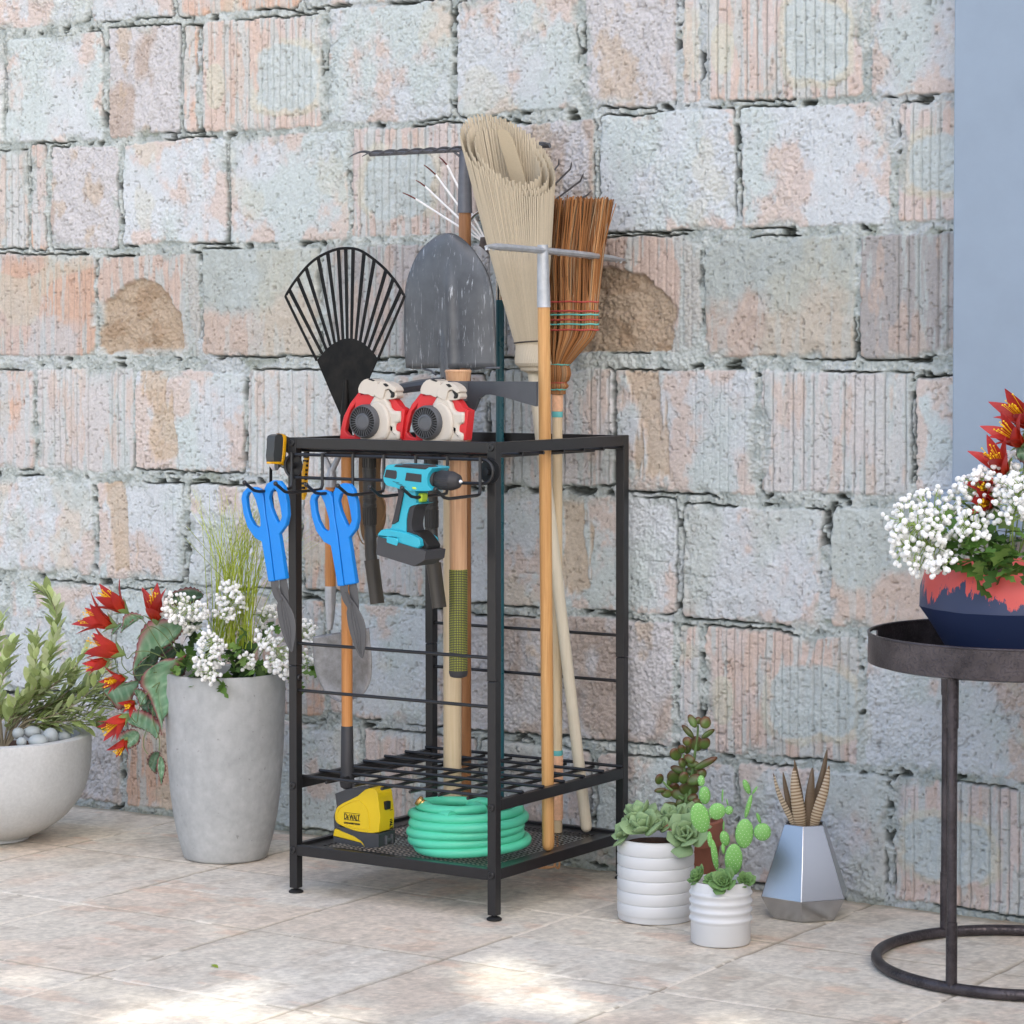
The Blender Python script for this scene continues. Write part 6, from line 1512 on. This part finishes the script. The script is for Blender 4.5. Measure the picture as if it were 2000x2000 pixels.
# ---- brushed steel geometric vase with banded haworthia leaves
def vase():
    t_ang = [R(160), R(100), R(40), R(-20), R(-80), R(-140)]
    c = Vector((.888, .337, 0))
    pos = lambda ang, rad: Vector((c.x, c.y, 0))+VR*(rad*math.cos(ang))-VD*(rad*math.sin(ang))
    t = thing('faceted_vase', 'brushed steel six sided vase holding banded brown haworthia leaves', 'vase', c)
    st = NT('brushed_steel'); st.setc(srgb(186, 188, 192)); n_ = st.noise(220, 3, .6, st.coord((1, 1, .03))); st.p(Metallic=1.0, Roughness=.27); st.bump(n_, .04, .0005)
    rw, rb, rt = .0845, .0620, .0395
    zw = PY(*z5(1400, 1459), pos(R(100), rw).y).z; ztp = PY(*z5(1435, 906), pos(R(100), rt).y).z
    m = MB(); vs = []; rings = [(rb*.8, 0.001), (rb, 0.0), (rw, zw), (rt, ztp), (rt-.003, ztp), (rt-.006, ztp-.05)]
    for rad, z in rings:
        for a in t_ang: p = pos(a, rad); vs.append((p.x, p.y, z))
    fs = [(i*6+k, i*6+(k+1) % 6, (i+1)*6+(k+1) % 6, (i+1)*6+k) for i in range(len(rings)-1) for k in range(6)]+[tuple(range(6))[::-1]]
    m._add(vs, fs)
    bm = bmesh.new(); me = bpy.data.meshes.new('x'); me.from_pydata(m.v, [], m.f); bm.from_mesh(me); bmesh.ops.recalc_face_normals(bm, faces=bm.faces); m2 = MB(); m2._add([v.co[:] for v in bm.verts], [[v.index for v in f.verts] for f in bm.faces]); bm.free()
    m2.build('vessel', st.m, t, 20, .0016, 3)
    m = MB(); P6 = [tuple(pos(a, rt-.004))[:2]+(ztp-.012,) for a in t_ang]; m._add(P6, [tuple(range(6))]); m.build('soil', soil_m, t, 0)
    hw = attr_mat('haworthia', .4, 200, .05, .04, .4, .0005)
    P = lambda u, v, dy: PD(*z5(u, v), c, dy)
    def blade(pts, W, zebra, seed, cb=(112, 94, 74)):
        r = random.Random(seed); Q = smoothpts([P(*p) for p in pts], 14); N = len(Q); m = MB()
        base = srgb(*cb); wh = srgb(206, 190, 164); ph = r.random()
        rs = []; 
        for i in range(N):
            t_ = i/(N-1); w = W/2*(math.sin(math.pi*(.28+.70*t_))**.9); 
            band = zebra and ((t_*21+ph) % 1) < .36
            rs.append(max(w, .0004)*(1.07 if band else .95))
        def colr(v):
            best = min(range(N), key=lambda i: (Q[i]-v).length_squared); t_ = best/(N-1)
            if zebra and ((t_*21+ph) % 1) < .36 and t_ < .95: return wh
            return tuple(x*(.8+.4*abs(math.sin(best*1.7))*.3) for x in base)
        m.c = colr; m.tube(Q, rs, 12, True, .42, VR)
        return m.build('leaf', hw, t, 60)
    blade([(1380, 905, -.012), (1330, 800, -.016), (1265, 660, -.018), (1228, 522, -.016)], .0105, True, 1)
    blade([(1385, 905, -.004), (1345, 760, -.004), (1315, 620, -.002), (1298, 512, -.002)], .0115, True, 2)
    blade([(1440, 905, .004), (1425, 760, .006), (1400, 580, .008), (1381, 424, .008)], .0160, False, 3)
    blade([(1425, 905, -.014), (1410, 780, -.020), (1385, 620, -.022), (1378, 480, -.018)], .0230, True, 4, (128, 96, 62))
    blade([(1482, 905, -.010), (1488, 780, -.012), (1500, 620, -.012), (1511, 480, -.008)], .0200, False, 5)
    blade([(1500, 905, .010), (1530, 760, .012), (1580, 560, .012), (1618, 348, .012)], .0185, False, 6)
    blade([(1520, 905, -.012), (1555, 780, -.016), (1605, 620, -.014), (1632, 465, -.008)], .0190, True, 7, (128, 96, 62))
vase()

# ---- round tray table
def table():
    c = Vector((1.362, .177, 0))
    g = NT('forged_metal'); n1 = g.noise(260, 4, .6); n2 = g.noise(22, 4, .6)
    g.setc(g.ramp(n2, [(.3, srgb(60, 56, 59)), (.7, srgb(94, 88, 91))])); g.p(Metallic=.7, Roughness=.36); g.bump(g.ramp(n1, [(.52, (0, 0, 0)), (.66, (1, 1, 1))]), .6, .0012)
    t = thing('tray_table', 'round dark metal tray table with ring foot at the right edge', 'table', c)
    m = MB(); RF = .2335; m.tube([c+Vector((RF*math.cos(a), RF*math.sin(a), .0094)) for a in [2*math.pi*k/72 for k in range(72)]]+[c+Vector((RF, 0, .0094))], .0092, 12, False); m.build('ring_foot', g.m, t)
    Rt = .2500; le = c-VR*Rt; zt = PY(1702, 1238, le.y).z; hgt = .047; zb_ = zt-hgt
    n = 120; m = MB(); vs = []
    # rim wall with two handle slots (left-hand slot in view)
    a0 = math.atan2(-VR.y, -VR.x)-R(16)
    zl = [0, .52, .56, .88, .92, 1.0]
    def slot(a):
        d = (a-a0+math.pi) % (2*math.pi)-math.pi; d2 = (a-a0) % (2*math.pi)-math.pi
        return min(abs(d), abs(d2))
    for rad in (Rt, Rt-.0030):
        for q in zl:
            for k in range(n): a = 2*math.pi*k/n; vs.append((c.x+rad*math.cos(a), c.y+rad*math.sin(a), zb_+hgt*q))
    L = len(zl); fs = []
    hw = R(11.5)
    def open_(i, k): a = 2*math.pi*(k+.5)/n; s = slot(a); return (i == 2 and s < hw) or (i == 3 and s < hw-R(3)) 
    idx = lambda s, i, k: s*L*n+i*n+k % n
    for i in range(L-1):
        for k in range(n):
            if open_(i, k): continue
            fs.append((idx(0, i, k), idx(0, i, k+1), idx(0, i+1, k+1), idx(0, i+1, k))); fs.append((idx(1, i, k), idx(1, i+1, k), idx(1, i+1, k+1), idx(1, i, k+1)))
            for (di, dk, e) in ((1, 0, 'u'), (-1, 0, 'd'), (0, 1, 'r'), (0, -1, 'l')):
                j = i+di
                if 0 <= j < L-1 and open_(j, k+dk):
                    if e == 'u': fs.append((idx(0, i+1, k), idx(0, i+1, k+1), idx(1, i+1, k+1), idx(1, i+1, k)))
                    if e == 'd': fs.append((idx(0, i, k), idx(1, i, k), idx(1, i, k+1), idx(0, i, k+1)))
                    if e == 'r': fs.append((idx(0, i, k+1), idx(1, i, k+1), idx(1, i+1, k+1), idx(0, i+1, k+1)))
                    if e == 'l': fs.append((idx(0, i, k), idx(0, i+1, k), idx(1, i+1, k), idx(1, i, k)))
    for k in range(n): fs.append((idx(0, L-1, k), idx(0, L-1, k+1), idx(1, L-1, k+1), idx(1, L-1, k)))
    m._add(vs, fs); m.tube([c+Vector((Rt*math.cos(a)-.0015*math.cos(a), Rt*math.sin(a)-.0015*math.sin(a), zt)) for a in [2*math.pi*k/96 for k in range(97)]], .0024, 8, False)
    m.lathe([(Rt-.014, zb_-.004), (Rt-.004, zb_-.001), (Rt-.0002, zb_+.006)], 96, (c.x, c.y, 0), (0, 0, 1), (True, False))
    m.build('tray', g.m, t, 40)
    zf = zb_+.004
    m = MB(); m.lathe([(.002, zf+.0004), (Rt-.0035, zf+.0004)], 96, (c.x, c.y, 0), (0, 0, 1), (False, False)); m.build('tray_floor', mat('tray_black', srgb(24, 24, 26), .35, .3), t)
    def at_px(px, near):
        best = None
        for k in range(720):
            a = 2*math.pi*k/720; q = c+Vector((RF*math.cos(a), RF*math.sin(a), .0094)); w_ = q-CAM; dep = w_.dot(CF); x = 1000+FPX*w_.dot(CR)/dep
            if ((q-c).dot(VD) < 0) == near and (best is None or abs(x-px) < best[0]): best = (abs(x-px), q)
        return best[1]
    pts = [at_px(1858, True), at_px(1846, False)]
    
    for p in pts+[c*2-pts[0]+Vector((0, 0, 0)), c*2-pts[1]]:
        d = Vector((p.x-c.x, p.y-c.y, 0)).normalized(); q = c+d*RF; top = Vector((q.x, q.y, zb_+.002)); q.z = .012; 
        m = MB(); m.tube([q, top], .0077, 14); m.tube([q+Vector((0, 0, .006)), q+Vector((0, 0, .100))], .0090, 14); m.tube([top-Vector((0, 0, .082)), top], .0092, 14); m.build('leg', g.m, t, 40)
    return t, c, zf+.0008, zt
TB, TC, TZF, TZT = table()

def table_planter():
    c = Vector((TC.x, TC.y, TZF)); k = mpp(c)
    t = thing('flower_bowl', 'navy faceted bowl with worn coral rim full of white and red flowers', 'planter', c)
    g = NT('navy_coral'); sx = g.add('ShaderNodeSeparateXYZ'); g.link(g.coord(), sx.inputs[0])
    nz = g.noise(75, 8, .72, g.coord((1, 1, .17)), .4); nf = g.noise(7.5, 4, .65, g.coord((1, 1, .35)))
    ey = c.y-.169*VR.y; zw = PY(1799.6, 1183, ey).z-TZF; zr = PY(1813.5, 1106, ey).z-TZF
    a = g.add('ShaderNodeMapRange'); g.link(sx.outputs[2], a.inputs[0]); a.inputs[1].default_value = zw-.01; a.inputs[2].default_value = zr
    s = g.add('ShaderNodeMath', operation='MULTIPLY_ADD'); g.link(nz, s.inputs[0]); s.inputs[1].default_value = 1.9; g.link(a.outputs[0], s.inputs[2])
    s2 = g.add('ShaderNodeMath', operation='MULTIPLY_ADD'); g.link(nf, s2.inputs[0]); s2.inputs[1].default_value = 2.2; g.link(s.outputs[0], s2.inputs[2])
    kf = g.ramp(s2.outputs[0], [(.0, (0, 0, 0)), (1.0, (1, 1, 1))]); cr = g.add('ShaderNodeMath', operation='GREATER_THAN'); g.link(s2.outputs[0], cr.inputs[0]); cr.inputs[1].default_value = 2.56
    g.setc(g.mix(cr.outputs[0], srgb(42, 54, 88), srgb(204, 80, 74))); g.p(Roughness=.42); g.bump(g.noise(60, 4, .6), .1, .001)
    r = random.Random(13); n = 16; m = MB(); vs = []; prof = [(.095, 0), (.113, .0), (.150, zw*.66), (.169, zw), (.1665, zw+(zr-zw)*.45), (.158, zr), (.153, zr+.001), (.148, zr-.03)]
    for i, (rad, z) in enumerate(prof):
        for q in range(n):
            an = 2*math.pi*(q+.5*(i % 2))/n; j = r.uniform(-.0010, .0010) if 1 < i < 5 else 0; vs.append((c.x+(rad+j)*math.cos(an), c.y+(rad+j)*math.sin(an), TZF+z+(r.uniform(-.002, .002) if 1 < i < 5 else 0)))
    fs = []
    for i in range(len(prof)-1):
        for q in range(n):
            A, B, C_, D = i*n+q, i*n+(q+1) % n, (i+1)*n+(q+1) % n, (i+1)*n+q
            fs += ([(A, B, D), (B, C_, D)] if i % 2 == 0 else [(A, B, C_), (A, C_, D)])
    fs.append(tuple(range(n))[::-1]); m._add(vs, fs); m.build('bowl', g.m, t, 22)
    soil('soil', Vector((c.x, c.y, 0)), .150, TZF+zr-.012, t)
    P = lambda u, v, dy: PD(*z6(u, v), c, dy)
    sp = [((720, 1060, -.06), [(560, 960, -.10), (400, 900, -.13), (250, 860, -.14)], 90, .050, 1), ((700, 1080, -.05), [(560, 1040, -.09), (420, 1020, -.12), (270, 1010, -.13)], 80, .044, 2), ((760, 1060, -.02), [(620, 900, -.04), (520, 800, -.05), (400, 745, -.05)], 60, .040, 3),
          ((820, 1050, 0), [(800, 850, -.02), (740, 720, -.03), (690, 620, -.03)], 74, .044, 4), ((850, 1040, 0), [(850, 850, -.01), (830, 700, -.02), (800, 560, -.02)], 64, .040, 5), ((960, 1060, -.10), [(960, 900, -.14), (980, 780, -.15), (1010, 640, -.15)], 90, .045, 6),
          ((1000, 1060, -.08), [(1060, 900, -.12), (1100, 760, -.13), (1120, 620, -.12)], 70, .05, 7), ((800, 1080, -.08), [(760, 960, -.12), (720, 900, -.14), (640, 880, -.15)], 40, .034, 8), ((940, 1000, 0), [(960, 800, .02), (980, 640, .03), (1000, 540, .03)], 40, .03, 9), ((700, 1110, -.10), [(600, 1110, -.14), (520, 1130, -.155), (440, 1170, -.16)], 26, .022, 10), ((960, 900, .02), [(960, 620, .03), (950, 500, .03), (960, 440, .03)], 14, .014, 11)]
    sc = mat('spray_stem_fresh', srgb(140, 164, 84), .6, 0, .12, 80)
    for b, ax, nn, rad, s_ in sp: spray(t, P(*b), [P(*q) for q in ax], int(nn*.8), rad*1.05, 100+s_, .0049, 'flower_spray', sc)
    spots = []
    for u, v, dy, q in ((580, 1080, -.13, 5), (660, 1060, -.12, 6), (740, 1090, -.13, 7), (820, 1080, -.13, 7), (900, 1100, -.14, 6), (980, 1090, -.15, 6), (700, 980, -.08, 6), (860, 960, -.07, 8), (900, 880, -.03, 6), (640, 820, -.02, 5), (760, 820, -.03, 5), (500, 1110, -.12, 4), (880, 1190, -.18, 2), (960, 1200, -.185, 3), (1020, 1190, -.185, 3), (700, 880, -.04, 5), (960, 980, -.1, 6), (520, 900, -.1, 4), (380, 940, -.12, 4), (700, 1150, -.175, 1)):
        spots.append((P(u, v, dy), q))
    foliage(t, spots, 44, (.026, .048), [srgb(84, 122, 52), srgb(104, 142, 66), srgb(64, 96, 42), srgb(122, 150, 78)])
    m = MB()
    for s in ([(900, 1080, 0), (930, 800, .0), (925, 600, 0)], [(960, 1080, .02), (1010, 700, .02), (1040, 420, .02)], [(1000, 1080, .03), (1060, 600, .04), (1080, 330, .04)]): m.tube(smoothpts([P(*q) for q in s], 6), .0014, 6)
    m.build('stems', mat('dark_stem', srgb(98, 116, 70), .6), t)
    for i, (b, e) in enumerate([((925, 575, -.01), (790, 385, -.05)), ((1030, 390, .0), (850, 245, -.04)), ((1100, 290, .03), (925, 85, -.01)), ((840, 650, -.02), (740, 650, -.06)), ((850, 750, -.03), (740, 745, -.07))]):
        L = red_flower(t, P(*b), P(*e), 1, 140+i)
    begonia(t, [(985, 400), (1030, 370), (1090, 380), (1100, 460), (1040, 500), (990, 470)], [(1090, 420), (985, 440)], c.y-.0, 33, z6, dark=.7)
    return t
table_planter()
